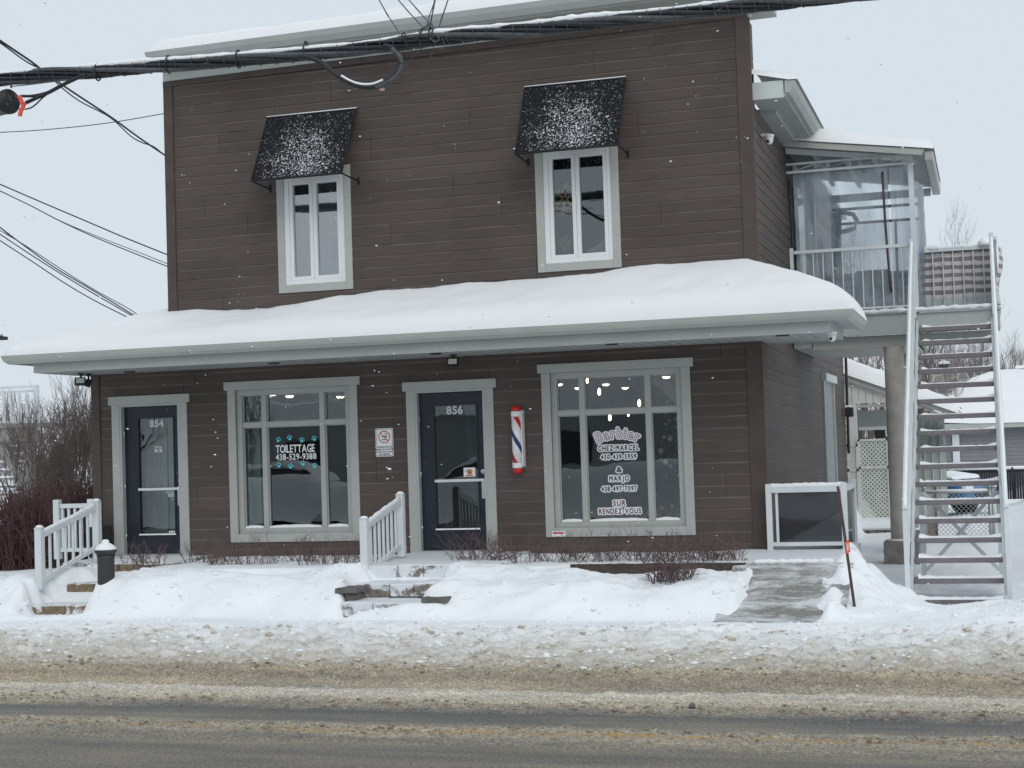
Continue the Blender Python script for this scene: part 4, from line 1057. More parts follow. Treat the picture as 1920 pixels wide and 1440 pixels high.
# ------------------------------------------------------------------ no smoking sign
def nosmoke(name, px, Y, lab, txt=True):
    x0, x1, z0, z1 = pxrect(*px, Y=Y); cx, cz = (x0+x1)/2, (z0+z1)/2; t = thing(name, (cx, Y, cz), lab, 'sign')
    def rr(a, b, c, d, r, y, mat, nm, th):
        P = []
        for (ox, oz, s) in ((b-r, d-r, 0), (a+r, d-r, 1), (a+r, c+r, 2), (b-r, c+r, 3)):
            for k in range(6): u = (s+k/5)*math.pi/2; P.append((ox+r*math.cos(u), y, oz+r*math.sin(u)))
        m = MB(); m.prism(P, (0, th, 0)); return m.build(nm, mat, t)
    w_ = x1-x0
    rr(x0, x1, z0, z1, w_*.08, Y-.003, WLET, 'plate', .003); rr(x0+w_*.035, x1-w_*.035, z0+w_*.035, z1-w_*.035, w_*.07, Y-.0036, DARKM, 'border', .0005); rr(x0+w_*.06, x1-w_*.06, z0+w_*.06, z1-w_*.06, w_*.06, Y-.0042, WLET, 'face', .0005)
    r = w_*.33; oz = z1-w_*.46; m = MB(); n = 32; vs = []
    for k in range(n): u = 2*math.pi*k/n; vs += [(cx+r*math.cos(u), Y-.0062, oz+r*math.sin(u)), (cx+r*.86*math.cos(u), Y-.0062, oz+r*.86*math.sin(u))]
    m.add(vs, [(2*k, 2*((k+1)%n), 2*((k+1)%n)+1, 2*k+1) for k in range(n)]); m.bar((cx-r*.66, Y-.0068, oz+r*.66), (cx+r*.66, Y-.0068, oz-r*.66), r*.13, .0003, (0,1,0)); m.build('prohibition_ring', RED, t)
    m = MB(); m.box(cx-r*.45, cx+r*.3, Y-.0056, Y-.005, oz-r*.52, oz-r*.38); m.box(cx-r*.42, cx+r*.5, Y-.0056, Y-.005, oz-r*.02, oz+r*.12)
    m.tube([(cx+r*.1, Y-.005, oz+r*.2), (cx+r*.3, Y-.005, oz+r*.4), (cx+r*.1, Y-.005, oz+r*.55), (cx+r*.2, Y-.005, oz+r*.7)], .003, 4); m.tube([(cx+r*.3, Y-.005, oz+r*.2), (cx+r*.45, Y-.005, oz+r*.4), (cx+r*.3, Y-.005, oz+r*.6)], .003, 4)
    m.build('cigarette', BLKL, t)
    if txt:
        m = MB(); zz = z0+(z1-z0)*.385
        for s in ('INTERDICTION DE', 'FUMER OU VAPOTER', 'DANS UN RAYON', 'DE 9 METRES'):
            text_on_wall(m, s, cx, zz-.028, .030, Y-.0062, .0008, gap=.14, sx=.82); zz -= .032
        m.build('wording', BLKL, t)
    return t
nosmoke('no_smoking_sign', (704.5, 737.5, 803, 856), -.024, 'white no smoking sign on the brown wall left of door 856')

# ------------------------------------------------------------------ barber pole
c = atY(969, 825, -.14); zt0 = atY(966, 760, -.14).z; zb0 = atY(969, 889, -.14).z; H = zt0-zb0
t = thing('barber_pole', (c.x, -.14, zb0), 'red, white and blue barber pole mounted beside door 856', 'barber pole')
R_ = .062
def pole_mat():
    m, nt, b = new_mat('barber_stripes'); tc = N(nt, 'ShaderNodeTexCoord'); sp = N(nt, 'ShaderNodeSeparateXYZ'); nt.links.new(tc.outputs['Object'], sp.inputs[0])
    a = math_(nt, 'ARCTAN2', sp.outputs['Y'], sp.outputs['X']); a = math_(nt, 'DIVIDE', a, 2*math.pi)
    s = math_(nt, 'ADD', math_(nt, 'DIVIDE', sp.outputs['Z'], .62), a); s = math_(nt, 'ADD', s, .12); s = math_(nt, 'FRACT', s)
    r = ramp(nt, s, [(0, (.62,.025,.03)), (.17, (.62,.025,.03)), (.171, (.8,.8,.8)), (.5, (.8,.8,.8)), (.501, (.02,.045,.16)), (.67, (.02,.045,.16)), (.671, (.8,.8,.8))], 'CONSTANT')
    nt.links.new(r.outputs[0], b.inputs['Base Color']); b.inputs['Roughness'].default_value = .2; return m
def pl_(name, mat, prof, n=24):
    m = MB(); m.lathe((c.x, -.14, zb0), prof, n); return m.build(name, mat, t)
pl_('striped_cylinder', pole_mat(), [(R_, H*.165), (R_, H*.835)])
pl_('lower_cap', RED, [(0, 0), (R_*.7, .008), (R_*1.0, .03), (R_*1.05, .055), (R_*.95, H*.085)])
pl_('upper_cap', RED, [(R_*.95, H*.915), (R_*1.05, H*.94), (R_*.9, H*.975), (R_*.5, H*.997), (0, H)])
pl_('lower_collar', WHITEP, [(R_*.95, H*.086), (R_*1.08, H*.10), (R_*1.08, H*.12), (R_*.98, H*.128), (R_*1.08, H*.138), (R_*1.08, H*.164)])
pl_('upper_collar', WHITEP, [(R_*1.08, H*.836), (R_*1.08, H*.862), (R_*.98, H*.872), (R_*1.08, H*.88), (R_*1.08, H*.90), (R_*.95, H*.914)])
m = MB(); m.box(c.x-.045, c.x+.075, -.03, -.022, zb0+H*.10, zb0+H*.93); m.box(c.x+.045, c.x+.075, -.14, -.03, zb0+H*.12, zb0+H*.91); bevel(m.build('bracket', WHITEP, t), .01, 3)
for f in (.17, .52, .86):
    m = MB(); m.lathe((c.x+.058, -.148, zb0+H*f), [(0,0),(.006,0),(.006,.006)], 8, axis='y'); m.build('screw', BLACK, t)

# ------------------------------------------------------------------ flood lights, cameras, meter boxes
def flood(px, py, Y, lab, rz):
    c = atY(px, py, Y); t = thing('flood_light', (c.x, Y, SOF), lab, 'flood light')
    m = MB(); m.lathe((c.x, Y, SOF-.02), [(.045, 0), (.05, .018)], 16); m.tube([(c.x, Y, SOF-.02), (c.x+.01, Y-.01, SOF-.09)], .014, 8); m.build('bracket', BLACK, t)
    a = Matrix.Rotation(rz, 4, 'Z') @ Matrix.Rotation(-.35, 4, 'X')
    m = MB(); b_ = MB(); b_.box(-.075, .075, -.02, .035, -.055, .055); m.add([a @ Vector(v)+Vector((c.x, Y-.02, c.z)) for v in b_.v], b_.f); bevel(m.build('housing', BLACK, t), .008)
    m = MB(); b_ = MB(); b_.box(-.055, .055, -.026, -.0205, -.035, .035); m.add([a @ Vector(v)+Vector((c.x, Y-.02, c.z)) for v in b_.v], b_.f); m.build('lens', FLOODL, t)
    return t
flood(850, 679, -.45, 'small flood light under the soffit above door 856', .15)
f2 = flood(152, 715, -.55, 'black flood light under the left end of the soffit', .5)
flood(166, 718, -.35, 'black flood light head close to the left corner board', -1.2)
def domecam(loc, lab, s=1.0, wallx=None):
    t = thing('security_camera', loc, lab, 'security camera'); x, y, z = loc
    m = MB(); m.lathe((x, y, z-.02*s), [(.055*s, 0), (.06*s, .02*s), (.058*s, .03*s)], 18); m.build('base', WHITEP, t)
    m = MB(); m.lathe((x, y, z-.105*s), [(0, 0), (.025*s, .006*s), (.042*s, .03*s), (.045*s, .06*s), (.05*s, .084*s)], 18); m.build('body', WHITEP, t)
    m = MB(); m.lathe((x-.012*s, y-.045*s, z-.072*s), [(0, -.004), (.016*s, -.002), (.02*s, .012)], 12, axis='y'); m.build('lens', BLACK, t)
c = atZ(1560, 622, SOF-.013); domecam((atY(1560, 628, -1.0).x, -1.0, SOF-.005), 'white dome camera under the right end of the soffit', 1.0)
c = atY(1424, 232, .9); t = domecam((XR+.12, .75, atX(1424, 230, XR+.12).z), 'white camera with a snow cap under the side eave', 1.1)
m = MB(); m.box(XR+.0, XR+.13, .70, .80, atX(1424, 230, XR+.12).z+.0, atX(1424, 230, XR+.12).z+.02); m.build('camera_arm', WHITEP, None, label='white arm holding the snowy camera on the side wall', cat='bracket')
c = atY(1590, 770, 11.0); t = thing('flood_light', c, 'black lamp box with snow on it at the rear corner of the building', 'flood light')
m = MB(); m.box(c.x-.05, c.x+.10, 10.9, 11.1, c.z-.12, c.z+.06); bevel(m.build('housing', BLACK, t), .02); m = MB(); m.box(c.x-.04, c.x+.06, 10.92, 11.08, c.z+.061, c.z+.10); bevel(m.build('snow_cap', SNOW, t), .015)
m = MB(); m.tube([(-2.62, 11.35, 5.5), (-2.62, 11.45, 3.1), (-2.6, 11.5, 2.9), (-2.62, 11.5, 1.0)], .03, 6); m.build('downpipe', DARKM, None, label='dark conduit running down the rear corner of the building', cat='pipe')
# small for-sale style sticker at the foot of the right window
x0, x1, z0, z1 = pxrect(1035, 1059, 996, 1006, Y=-.05); t = thing('small_sign', ((x0+x1)/2, -.05, z0), 'tiny white and red label at the bottom left of the barber window casing', 'sign')
m = MB(); m.box(x0, x1, -.052, -.0345, z0, z1); m.build('plate', WLET, t); m = MB(); m.box(x0+.01, x1-.01, -.0535, -.0525, z0+.035, z1-.012); m.build('print', RED, t)

# ------------------------------------------------------------------ white stair handrails
def handrail(x, ya, za, yb, zb_, h0, lab, nb=7, snow=True):
    """front post at ya (top za), rear post at yb (top zb_)"""
    t = thing('handrail', (x, ya, za-h0), lab, 'handrail', 'white handrails at the front steps'); s = .046
    for (y, z, hh) in ((ya, za, h0), (yb, zb_, h0)):
        m = MB(); m.box(x-s, x+s, y-s, y+s, z-hh, z-.03); m.prism([(x-s-.006, y-s-.006, z-.03), (x+s+.006, y-s-.006, z-.03), (x+s+.006, y+s+.006, z-.03), (x-s-.006, y+s+.006, z-.03)], (0,0,.012)); bevel(m.build('post', RAIL, t), .006)
        c_ = MB(); c_.lathe((x, y, z-.017), [(s*1.05, 0), (s*1.0, .014), (s*.6, .028), (0, .032)], 12); c_.build('post_snow', SNOW, t)
    dy = yb-ya; off = .11
    A = Vector((x, ya+s, za-off)); B = Vector((x, yb-s, zb_-off)); m = MB(); m.bar(A, B, .06, .07); bevel(m.build('top_rail', RAIL, t), .006)
    C_ = A-Vector((0,0,h0-.22)); D_ = B-Vector((0,0,h0-.26)); m = MB(); m.bar(C_, D_, .045, .055); bevel(m.build('bottom_rail', RAIL, t), .005)
    for i in range(nb):
        u = (i+1)/(nb+1); a = A.lerp(B, u); b = C_.lerp(D_, u); m = MB(); m.box(x-.014, x+.014, a.y-.014, a.y+.014, b.z+.02, a.z-.028); m.build('baluster', RAIL, t)
    if snow:
        m = MB(); n = 14; q = random.Random(x); pts = [A.lerp(B, i/n)+Vector((0,0,.036+.012*q.random())) for i in range(n+1)]; m.tube(pts, [.016+.016*q.random() for _ in pts], 7); m.build('rail_snow', SNOW, t)
    return t
handrail(-7.10, -2.2, .565, -1.0, .81, .80, 'white handrail climbing the middle steps next to door 856')
handrail(-11.29, -2.55, .545, -1.25, .82, .78, 'white handrail climbing the left steps next to door 854', 6)
# back guard rail at the left end of the 854 platform
t = thing('guard_rail', (-11.9, -.4, 0), 'short white level guard rail behind the left handrail at the house corner', 'guard rail')
za = atY(110, 945, -.35).z; 
for px in (109, 173):
    x = atY(px, 1000, -.35).x; m = MB(); m.box(x-.045, x+.045, -.40, -.31, -.02, za+.06); bevel(m.build('post', RAIL, t), .006)
xa, xb = atY(109, 950, -.35).x, atY(173, 945, -.35).x
m = MB(); m.box(xa+.046, xb-.046, -.385, -.325, za-.06, za); bevel(m.build('top_rail', RAIL, t), .005); m = MB(); m.box(xa+.046, xb-.046, -.38, -.33, .08, .13); m.build('bottom_rail', RAIL, t)
for u in (.14, .32, .5, .68, .86): x = xa+(xb-xa)*u; m = MB(); m.box(x-.016, x+.016, -.371, -.339, .131, za-.061); m.build('baluster', RAIL, t)
# dark box beside the corner
m = MB(); m.box(-11.93, -11.80, -.45, -.05, .0, .42); o = m.build('utility_box', BLACK, None, label='dark box on the platform by the left corner of the building', cat='box'); bevel(o, .01)

# bollard
t = thing('bollard', (-10.09, -3.0, -.5), 'dark grey tapered bollard with a snow capped dome head', 'bollard'); bx = -10.085
m = MB(); m.lathe((bx, -3.0, -.55), [(.115, 0), (.112, .12), (.105, .30), (.098, .62), (.10, .72), (.108, .76)], 24); m.build('shaft', DARKM, t)
m = MB(); m.lathe((bx, -3.0, .21), [(.10, 0), (.128, .035), (.132, .05), (.132, .062), (.11, .07), (.05, .10), (.04, .13), (.0, .14)], 24); m.build('head', DARKM, t)
m = MB(); m.lathe((bx, -3.0, .274), [(.128, 0), (.126, .012), (.10, .045), (.066, .07), (.045, .075), (.042, .10), (.03, .118), (0, .122)], 24); m.build('snow_cap', SNOW, t)

# glass guard at the right door platform
t = thing('glass_guard', (-2.1, -.2, 0), 'white framed guard panel with smoked glass at the right corner of the building', 'guard rail')
yg = -.22; xa, xb = -2.60, -1.70; zt_ = .775
for x in (xa, xb): m = MB(); m.box(x-.035, x+.035, yg-.035, yg+.035, -.03, zt_+.01); bevel(m.build('post', RAIL, t), .005)
m = MB(); m.box(xa+.036, xb-.036, yg-.04, yg+.04, zt_-.10, zt_-.025); bevel(m.build('top_rail', RAIL, t), .005); m = MB(); m.box(xa+.036, xb-.036, yg-.03, yg+.03, .03, .075); m.build('bottom_rail', RAIL, t)
m = MB(); m.box(xa+.08, xa+.11, yg-.02, yg+.02, .076, zt_-.101); m.build('stile', RAIL, t)
m = MB(); m.box(xa+.115, xb-.04, yg-.004, yg+.004, .076, zt_-.101); m.build('pane', SMOKE, t)
m = MB(); m.box(xb-.035, xb+.035, 1.05, 1.12, -.2, zt_+.01); bevel(m.build('post', RAIL, t), .005); m = MB(); m.box(xb-.035, xb+.035, yg+.036, 1.05, zt_-.10, zt_-.025); m.build('top_rail', RAIL, t); m = MB(); m.box(xb-.004, xb+.004, yg+.036, 1.04, .0, zt_-.101); m.build('pane', SMOKE, t)
m = MB(); q = random.Random(3); n = 20; m.tube([(xa+(xb-xa)*i/n, yg, zt_-.02+.008*q.random()) for i in range(n+1)], [.024+.01*q.random() for _ in range(n+1)], 8); m.build('rail_snow', SNOW, t)

# leaning stake with an orange notice, and a stray metal bracket
t = thing('stake', (-1.5, -2.3, -.5), 'brown stake leaning out of the snow pile with a small orange tag', 'stake')
a = atY(1571, 912, -2.95); b = atY(1600, 1122, -3.05); m = MB(); m.bar(b+(b-a)*.2, a, .028, .020); m.build('post', simple('rusty_brown', (.07,.045,.04), .7, .3, 20, .3), t)
c = atY(1584, 1026, -3.03); u = (a-b).normalized(); r = Vector((1,0,0)); r = (r-u*r.dot(u)).normalized()
m = MB(); P = [c+r*.008-u*.075, c+r*.050-u*.05, c+r*.050+u*.075, c+r*.008+u*.05]; m.prism(P, (0, -.004, 0)); m.build('notice', ORANGE, t)
m = MB(); P = [c+r*.016-u*.045+Vector((0,-.006,0)), c+r*.042-u*.03+Vector((0,-.006,0)), c+r*.042+u*.045+Vector((0,-.006,0)), c+r*.016+u*.03+Vector((0,-.006,0))]; m.prism(P, (0, -.001, 0)); m.build('print', PINK, t)
# ------------------------------------------------------------------ columns
def column(x, y, zt_, lab):
    t = thing('concrete_column', (x, y, -.55), lab, 'column', 'round concrete columns under the balcony')
    m = MB(); m.lathe((x, y, -.2), [(.15, 0), (.146, .6), (.142, 1.6), (.138, zt_+.2)], 32); m.build('shaft', CONC, t)
    m = MB(); m.box(x-.24, x+.24, y-.24, y+.24, -.75, -.16); bevel(m.build('pedestal', PED, t), .02)
    m = MB(); m.lathe((x, y, -.165), [(.20, 0), (.19, .02), (.155, .035)], 18); m.build('snow_collar', SNOW, t)
column(-1.245, 3.42, 2.585, 'front speckled concrete column carrying the balcony')
column(-1.265, 5.95, 2.585, 'rear speckled concrete column half hidden behind the front one')

# ------------------------------------------------------------------ balcony
bal = thing('balcony', (-1.7, 3.2, 2.6), 'grey balcony wrapped in clear plastic at the side of the building', 'balcony')
BY, BB = 3.2, 6.2
def bb(name, mat, *bx, par=None, bev=0):
    m = MB()
    for b in (bx if isinstance(bx[0], (tuple, list)) else [bx]): m.box(*b)
    o = m.build(name, mat, par or bal)
    if bev: bevel(o, bev)
    return o
bb('deck_fascia', GREYD, XR+.035, -.90, BY-.02, BY+.03, 2.753, 3.035); bb('deck_fascia', GREYD, -.898, .19, BY-.02, BY+.03, 2.78, 3.02)
bb('deck_fascia', GREYD, .19, .215, BY-.02, 4.2, 2.78, 3.02)
bb('deck_floor', GREYD, (XR+.035, -.86, BY-.05, BB, 3.037, 3.07), (-.86, .23, BY-.05, 4.22, 3.022, 3.055))
bb('front_beam', GREY, -2.36, .12, BY+.12, BY+.26, 2.587, 2.751); bb('rear_beam', GREY, -2.36, -.9, 5.85, 5.99, 2.587, 2.751); bb('side_beam', GREY, -.92, -.86, BY+.28, BB, 2.66, 2.86)
bb('underside_panel', GREY, -2.36, -.93, BY+.262, 5.848, 2.59, 2.62); bb('wall_ledger', GREYD, XR+.036, -2.38, BY+.1, BB, 2.62, 2.78)
m = MB(); q = random.Random(9); n = 46; pts = [(XR+.3+(2.55+.0)*i/n, BY-.045, 3.075+.012*q.random()) for i in range(n+1)]; m.tube(pts, [.02+.02*q.random() for _ in pts], 7); m.build('deck_snow', SNOW, bal)
# posts
for (x, y) in ((-.90, BY+.03), (-.90, BB-.08), (XR+.09, BB-.08)): bb('roof_post', RAIL, x-.035, x+.035, y-.035, y+.035, 3.07, 5.26)
bb('wall_post', RAIL, XR+.035, XR+.085, BY, BY+.05, 3.07, 4.06)
# front frieze with scrolls
bb('frieze_bar', STEEL, XR+.035, -.83, BY-.02, BY+.02, 5.135, 5.170); bb('frieze_bar', STEEL, XR+.035, -.83, BY-.02, BY+.02, 5.255, 5.285)
def spiral(c, r, turns, a0, sg, n=22):
    return [Vector((c[0]+r*(1-.72*i/n)*math.cos(a0+sg*turns*6.28*i/n), c[1], c[2]+r*(1-.72*i/n)*math.sin(a0+sg*turns*6.28*i/n))) for i in range(n+1)]
for i in range(4):
    x = XR+.16+i*.46; m = MB(); s1 = spiral((x, BY, 5.213), .036, 1.4, -1.57, 1 if i % 2 else -1); s2 = spiral((x+.30, BY, 5.213), .036, 1.4, 1.57, -1 if i % 2 else 1)
    m.tube(list(reversed(s1))+s2, .0065, 5); m.build('scroll', STEEL, bal)
# lean-to roof
zr = lambda x: 5.545-(x-XR)*.148
m = MB(); P = [(XR+.035, BY-.2, zr(XR)), (-.70, BY-.2, zr(-.7)), (-.70, BY-.2, zr(-.7)+.05), (XR+.035, BY-.2, zr(XR)+.05)]; m.prism(P, (0, 3.3, 0)); m.build('roof_panel', GREYD, bal)
m = MB(); P = [(XR+.035, BY-.22, zr(XR)-.045), (-.72, BY-.22, zr(-.72)-.045), (-.72, BY-.22, zr(-.72)+.035), (XR+.035, BY-.22, zr(XR)+.035)]; m.prism(P, (0, .018, 0)); m.build('roof_edge_board', GREY, bal)
m = MB(); P = [(XR+.035, BY+.0, zr(XR)-.11), (-.85, BY+.0, zr(-.85)-.11), (-.85, BY+.0, zr(-.85)-.03), (XR+.035, BY+.0, zr(XR)-.03)]; m.prism(P, (0, .04, 0)); m.build('roof_beam', RAIL, bal)
for i in range(4):
    x = XR+.42+i*.42; bb('rafter', RAIL, x-.03, x+.03, BY+.05, BB+.1, zr(x)-.085, zr(x)-.005)
bb('rear_roof_beam', RAIL, XR+.035, -.72, BB-.1, BB-.04, 5.10, 5.22)
bb('roof_gutter', GREY, -.70, -.575, BY-.2, BB+.1, 5.13, 5.265, bev=.02)
def bs_h(x, y):
    e = np.clip((-.555-x)/.2, 0, 1); e2 = np.clip((y-(BY-.24))/.14, 0, 1)
    return 5.60-(x-XR)*.148+(.20-.07*np.clip((x-XR)/2,0,1)+.05*fbm(x*1.5, y*1.5, 401, 3)+.05*np.exp(-((x+2.1)/.3)**2))*np.sqrt(1-(1-e)**2)*np.sqrt(1-(1-e2)**2)
bs = grid_obj('balcony_snow', np.array(lin(XR+.05, -.545, .05)), np.array(lin(BY-.24, BB+.2, .08)), bs_h, SNOWR, kind='stuff', label='snow on the lean-to roof over the balcony', cat='roof snow')
# railings: every baluster its own part
def railing(par, p0, p1, zb_, zt_, sp=.135, skip=(), wtop=.05):
    p0, p1 = Vector(p0), Vector(p1); L = (p1-p0).length; d = (p1-p0)/L
    m = MB(); m.bar((p0.x, p0.y, zt_), (p1.x, p1.y, zt_), wtop, .045); m.build('top_rail', RAIL, par)
    m = MB(); m.bar((p0.x, p0.y, zb_), (p1.x, p1.y, zb_), .035, .03); m.build('bottom_rail', RAIL, par)
    k = int(L/sp); 
    for i in range(1, k):
        p = p0+d*(L*i/k); m = MB(); m.box(p.x-.008, p.x+.008, p.y-.008, p.y+.008, zb_+.015, zt_-.022); m.build('baluster', RAIL, par)
railing(bal, (XR+.09, BY+.02, 0), (-.93, BY+.02, 0), 3.14, 3.995)
railing(bal, (-.82, 4.15, 0), (.17, 4.15, 0), 3.14, 4.00)
railing(bal, (.19, BY+.05, 0), (.19, 4.15, 0), 3.14, 4.02)
bb('corner_post', RAIL, .165, .215, 4.125, 4.175, 3.05, 4.10)
for cx in (-1.78, -.60, -.16):
    y = BY+.0 if cx < -1 else 4.13
    for sg in (-1, 1):
        for zc in (3.78, 3.30):
            if cx < -1 and zc < 3.5: continue
            m = MB(); m.tube(spiral((cx+sg*.055, y, zc), .042, 1.2, 0 if sg > 0 else math.pi, sg), .006, 5); m.build('scroll', RAIL, bal)
m = MB(); q = random.Random(19); n = 26; pts = [(-.82+.98*i/n, 4.15, 4.03+.012*q.random()) for i in range(n+1)]; m.tube(pts, [.02+.03*abs(math.sin(i*.33))*q.random() for i, _ in enumerate(pts)], 7)
m.lathe((.05, 4.15, 4.02), [(.10, 0), (.09, .06), (.04, .11), (0, .12)], 10); m.build('rail_snow', SNOW, bal)
# striped privacy fabric
def m_stripe():
    m, nt, b = new_mat('striped_fabric'); sp = N(nt, 'ShaderNodeSeparateXYZ'); nt.links.new(worldpos(nt), sp.inputs[0])
    nz = noise(nt, worldpos(nt, (1,1,1)), 1.6, 3); z = math_(nt, 'ADD', sp.outputs['Z'], math_(nt, 'MULTIPLY', nz.outputs[0], .12))
    s = math_(nt, 'FRACT', math_(nt, 'DIVIDE', z, .118)); r = ramp(nt, s, [(0, (.24,.215,.22)), (.5, (.24,.215,.22)), (.52, (.62,.58,.58)), (1, (.62,.58,.58))])
    lo = math_(nt, 'LESS_THAN', sp.outputs['Z'], 3.30); lo2 = math_(nt, 'LESS_THAN', sp.outputs['Y'], 5.0); lo = math_(nt, 'MULTIPLY', lo, lo2)
    nt.links.new(mixc(nt, lo, r.outputs[0], (.52,.56,.55)), b.inputs['Base Color']); b.inputs['Roughness'].default_value = .9; return m
STRIPE = m_stripe()
def sheet(name, par, p0, p1, z0, z1, mat, amp=.015, wv=3, nx=30, nz=10, seed=0, thick=0):
    p0, p1 = Vector(p0), Vector(p1); d = p1-p0; nrm = Vector((d.y, -d.x, 0)).normalized(); m = MB(); vs = []
    for j in range(nz+1):
        for i in range(nx+1):
            u, v = i/nx, j/nz; a = float(fbm(np.array([u*wv]), np.array([v*1.3]), seed, 3)[0])*amp*2
            p = p0+d*u+nrm*a; vs.append((p.x, p.y, z0+(z1-z0)*v))
    fs = [(j*(nx+1)+i, j*(nx+1)+i+1, (j+1)*(nx+1)+i+1, (j+1)*(nx+1)+i) for j in range(nz) for i in range(nx)]
    m.add(vs, fs, 0, True); return m.build(name, mat, par)
sheet('striped_fabric', bal, (-.86, 4.19, 0), (.18, 4.19, 0), 3.10, 3.985, STRIPE, .02, 2, seed=3)
sheet('striped_fabric', bal, (.23, BY+.1, 0), (.25, 4.16, 0), 3.12, 3.96, STRIPE, .05, 2, seed=5)
sheet('striped_fabric', bal, (XR+.1, BB-.02, 0), (-.95, BB-.02, 0), 3.12, 3.95, STRIPE, .02, 2, seed=7)
sheet('plastic_sheet', bal, (XR+.12, BY+.07, 0), (-1.22, BY+.07, 0), 3.10, 5.13, PLASTIC, .03, 3, seed=11)
sheet('plastic_sheet', bal, (-1.20, BY+.075, 0), (-.93, BY+.075, 0), 3.10, 5.13, PLASTIC, .03, 3, seed=13)
sheet('plastic_sheet', bal, (-.86, BY+.08, 0), (-.84, BB-.1, 0), 3.10, 5.0, PLASTIC, .07, 3, seed=15)
sheet('plastic_sheet', bal, (XR+.12, BB-.05, 0), (-.93, BB-.05, 0), 3.96, 4.72, m_glass('rear_plastic', .06, (.92,.92,.94), .05, .30, (.66,.60,.63)), .03, 3, seed=17)
STRAP = simple('brown_strap', (.075,.055,.055), .7, .2, 10, 0)
m = MB(); m.tube([atY(x, y, BY+.03) for x, y in ((1654,322),(1657,370),(1660,420),(1664,470),(1668,520),(1671,548))], .018, 6); m.build('zip_strap', STRAP, bal)
m = MB(); m.tube([atY(x, y, BY+.03) for x, y in ((1479,338),(1481,380),(1484,420),(1486,470),(1487,508))], .016, 6); m.build('zip_strap', BLACK, bal)
for zz in (4.745, 4.98): bb('rear_frame_bar', STRAP, XR+.4, -.93, BB-.12, BB-.09, zz-.022, zz+.022)
for x in (-2.27, -1.28): bb('rear_frame_bar', simple('blue_strap', (.07,.08,.14), .7), x-.02, x+.02, BB-.16, BB-.13, 3.5, 4.73)
bb('patio_door_frame', RAIL, XR+.04, XR+.07, 4.1, 5.0, 3.07, 5.1); bb('patio_door_pane', GLASSU, XR+.072, XR+.078, 4.15, 4.95, 3.2, 5.0)
# rolled up blanket-like plastic on the deck
m = MB(); q = random.Random(33); n = 26; vs = []
pts = [(-1.62+.74*i/n, BY+.22+.03*q.random(), 3.19+.05*math.sin(i*.7)) for i in range(n+1)]; m.tube(pts, [.085+.035*q.random() for _ in pts], 9); m.build('rolled_sheet', simple('crumpled_plastic', (.55,.52,.53), .4, .15, 12, .8, 18, bdist=.03), None, label='crumpled pale plastic roll lying on the balcony deck', cat='plastic roll')
t = thing('wicker_chair', (-1.6, 4.6, 3.07), 'dark patio chair behind the plastic of the balcony', 'chair')
m = MB(); m.box(-1.85, -1.35, 4.4, 4.9, 3.35, 3.42); m.build('seat', DARKM, t); m = MB(); m.box(-1.85, -1.35, 4.86, 4.92, 3.42, 3.85); bevel(m.build('backrest', DARKM, t), .03)
for x in (-1.83, -1.37):
    for y in (4.42, 4.88): m = MB(); m.tube([(x, y, 3.07), (x, y, 3.35)], .014, 6); m.build('leg', DARKM, t)
for x in (-1.86, -1.34): m = MB(); m.box(x-.03, x+.03, 4.4, 4.9, 3.55, 3.60); m.build('armrest', DARKM, t)
m = MB(); P = [atY(x, y, 4.4) for x, y in ((1576,408),(1574,440),(1578,470))]
bh = MB(); pts = [atY(x, y, 4.6) for x, y in ((1562,405),(1580,398),(1600,402),(1607,415),(1602,428),(1588,433),(1576,435))]; bh.tube(pts, .035, 8); bh.tube([atY(1572, 400, 4.6), atY(1570, 500, 4.6)], .05, 8)
bh.build('plant_hanger', simple('hazy_blue', (.10,.17,.24), .8), None, label='blue hooked stand seen blurred through the balcony plastic', cat='stand')

# ------------------------------------------------------------------ outside staircase
stc = thing('outdoor_staircase', (-.38, -1.5, -.5), 'long straight metal staircase with open treads climbing to the balcony', 'staircase')
X0, X1 = -.875, .106; RUN, RISE, YT, ZT = .288, .207, 3.10, 2.815
TREAD = simple('tread_grating', (.19,.175,.185), .7, .12, 12, .4, 60)
for k in range(17):
    y = YT-k*RUN; z = ZT-k*RISE; m = MB(); m.box(X0+.0, X1+.06, y, y+.25, z-.055, z+.004); tr_ = m.build('tread', TREAD, stc); bevel(tr_, .008)
    m = MB(); q = random.Random(k); n = 22; vs = []; 
    hs = [.005+.008*q.random()+(.028*math.exp(-(i/2.0)**2) if q.random() < .8 else 0)+(.035*math.exp(-((n-i)/2.2)**2) if q.random() < .8 else 0) for i in range(n+1)]
    for i in range(n+1):
        x = X0+.045+(X1-X0-.05)*i/n; vs += [(x, y+.004+.008*q.random(), z+.0045), (x, y+.02, z+.004+hs[i]), (x, y+.23, z+.006+hs[i])]
    m.add(vs, [f_ for i in range(n) for f_ in ((3*i, 3*i+3, 3*i+4, 3*i+1), (3*i+1, 3*i+4, 3*i+5, 3*i+2))], 0, True); s_ = m.build('tread_snow', SNOW, tr_)
def sl(y): return ZT+(y-YT)/RUN*RISE
for x in (X0-.02, X1+.0):
    m = MB(); a, b = -1.62, 3.35
    m.prism([(x-.02, a, sl(a)-.17), (x-.02, b, sl(b)-.17), (x-.02, b, sl(b)+.05), (x-.02, a, sl(a)+.05)], (.035, 0, 0)); bevel(m.build('stringer', STEEL, stc), .004)
